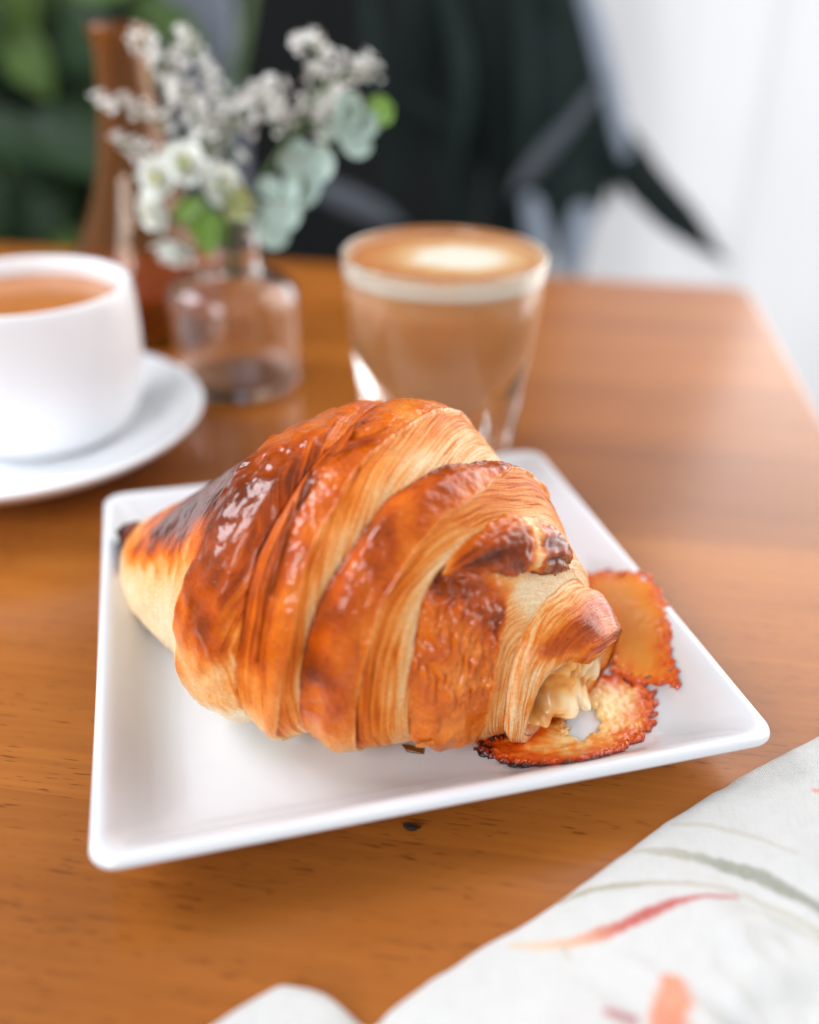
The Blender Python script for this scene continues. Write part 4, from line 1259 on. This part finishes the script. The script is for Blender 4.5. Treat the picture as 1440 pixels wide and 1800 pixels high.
def pot(root, x, y, z0, h, r):
    bm = lathe([(0, z0), (r*.7, z0), (r*.75, z0+.004), (r, z0+h-.02), (r*1.05, z0+h-.018), (r*1.05, z0+h), (r*.95, z0+h), (r*.93, z0+h-.03), (0, z0+h-.03)], 48)
    bmesh.ops.translate(bm, vec=(x, y, 0), verts=bm.verts[:])
    bm_obj('pot', bm, M_pot, root)
root = empty('palm_plant', (.06, 1.32, -.745))
tag(root, 'large dark plant with long drooping strap leaves before the curtain', 'plant')
pot(root, .06, 1.34, -.745, .30, .16)
bm = bmesh.new(); tube_bm(bm, spline([(.06, 1.34, -.46), (.07, 1.33, -.2), (.09, 1.30, .05), (.10, 1.28, .30)], 16), np.linspace(.02, .012, 16), 8); bm_obj('trunk', bm, M_strap, root)
straps = [
    ([(.10, 1.28, .10), (.1814, 1.22, .050), (.2395, 1.2, .0065), (.268, 1.12, -.027), (.294, 1.03, -.0514), (.3175, .95, -.069)], .026, M_strap),
    ([(.10, 1.28, .30), (.1380, 1.2, .2092), (.1750, 1.2, .1223), (.2080, 1.2, .0569), (.232, 1.2, .0002), (.2531, 1.2, -.0662)], .028, M_strap_mid),
    ([(.09, 1.28, .30), (.130, 1.22, .215), (.160, 1.2, .12), (.185, 1.2, .02), (.200, 1.2, -.10), (.21, 1.2, -.17)], .045, M_strap_mid),
    ([(.08, 1.28, .28), (.090, 1.22, .20), (.110, 1.2, .10), (.125, 1.2, .0), (.130, 1.2, -.10), (.13, 1.2, -.20)], .048, M_strap),
    ([(.08, 1.28, .20), (.170, 1.24, .12), (.200, 1.22, .04), (.215, 1.21, -.03), (.2, 1.2, -.09), (.18, 1.2, -.14)], .036, M_strap_mid),
    ([(.10, 1.28, .34), (.115, 1.24, .27), (.140, 1.22, .20), (.165, 1.22, .13), (.180, 1.22, .06)], .034, M_strap),
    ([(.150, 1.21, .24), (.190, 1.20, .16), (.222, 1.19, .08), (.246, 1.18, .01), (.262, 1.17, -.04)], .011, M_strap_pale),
    ([(.10, 1.17, .22), (.120, 1.165, .12), (.128, 1.16, .03), (.122, 1.16, -.05)], .010, M_strap_mid),
    ([(.02, 1.17, .20), (.045, 1.165, .12), (.055, 1.16, .06), (.050, 1.16, -.02)], .012, M_strap_mid),
    ([(-.06, 1.17, .18), (-.05, 1.165, .10), (-.055, 1.16, .04), (-.075, 1.16, -.02)], .010, M_strap_mid),
    ([(.2149, 1.17, .080), (.1797, 1.165, .030), (.1500, 1.16, -.010), (.1300, 1.16, -.040)], .008, M_strap_grey),
    ([(.1713, 1.16, .0300), (.1450, 1.155, -.0030), (.1250, 1.15, -.030), (.112, 1.15, -.052)], .008, M_strap_grey),
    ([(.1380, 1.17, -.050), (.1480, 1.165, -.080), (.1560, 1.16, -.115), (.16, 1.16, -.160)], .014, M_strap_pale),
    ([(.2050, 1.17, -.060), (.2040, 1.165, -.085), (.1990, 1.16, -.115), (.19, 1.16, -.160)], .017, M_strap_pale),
    ([(-.0300, 1.17, .063), (.000, 1.165, .050), (.030, 1.16, .030), (.060, 1.16, .008)], .010, M_strap),
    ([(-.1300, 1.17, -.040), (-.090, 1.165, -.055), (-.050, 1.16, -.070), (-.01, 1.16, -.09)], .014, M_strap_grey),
    ([(.06, 1.28, .28), (.03, 1.26, .22), (.0, 1.24, .12), (-.02, 1.22, .0), (-.03, 1.2, -.12)], .040, M_strap),
    ([(.06, 1.28, .20), (.05, 1.26, .14), (.04, 1.24, .06), (.05, 1.22, -.04), (.07, 1.2, -.16)], .040, M_strap),
]
for p, w_, m_ in straps:
    strap_mesh(p, w_, 'leaf', m_, root, label='grey leaf with the window light painted into its colour' if m_ is M_strap_pale else None)

root = empty('bushy_plant', (-.55, 1.30, -.745))
tag(root, 'bushy green leafed plant blurred at the back left', 'plant')
pot(root, -.55, 1.32, -.745, .28, .17)
bm = bmesh.new()
for k in range(5):
    tube_bm(bm, spline([(-.55, 1.32, -.48), (-.54+.03*k-.06, 1.30, -.25), (-.62+.09*k, 1.28, .0), (-.66+.12*k, 1.26, .22)], 14), np.linspace(.012, .005, 14), 7)
bm_obj('stem', bm, M_stem, root)
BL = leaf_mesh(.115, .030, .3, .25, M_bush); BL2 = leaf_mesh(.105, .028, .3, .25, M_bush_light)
rl = random.Random(5)
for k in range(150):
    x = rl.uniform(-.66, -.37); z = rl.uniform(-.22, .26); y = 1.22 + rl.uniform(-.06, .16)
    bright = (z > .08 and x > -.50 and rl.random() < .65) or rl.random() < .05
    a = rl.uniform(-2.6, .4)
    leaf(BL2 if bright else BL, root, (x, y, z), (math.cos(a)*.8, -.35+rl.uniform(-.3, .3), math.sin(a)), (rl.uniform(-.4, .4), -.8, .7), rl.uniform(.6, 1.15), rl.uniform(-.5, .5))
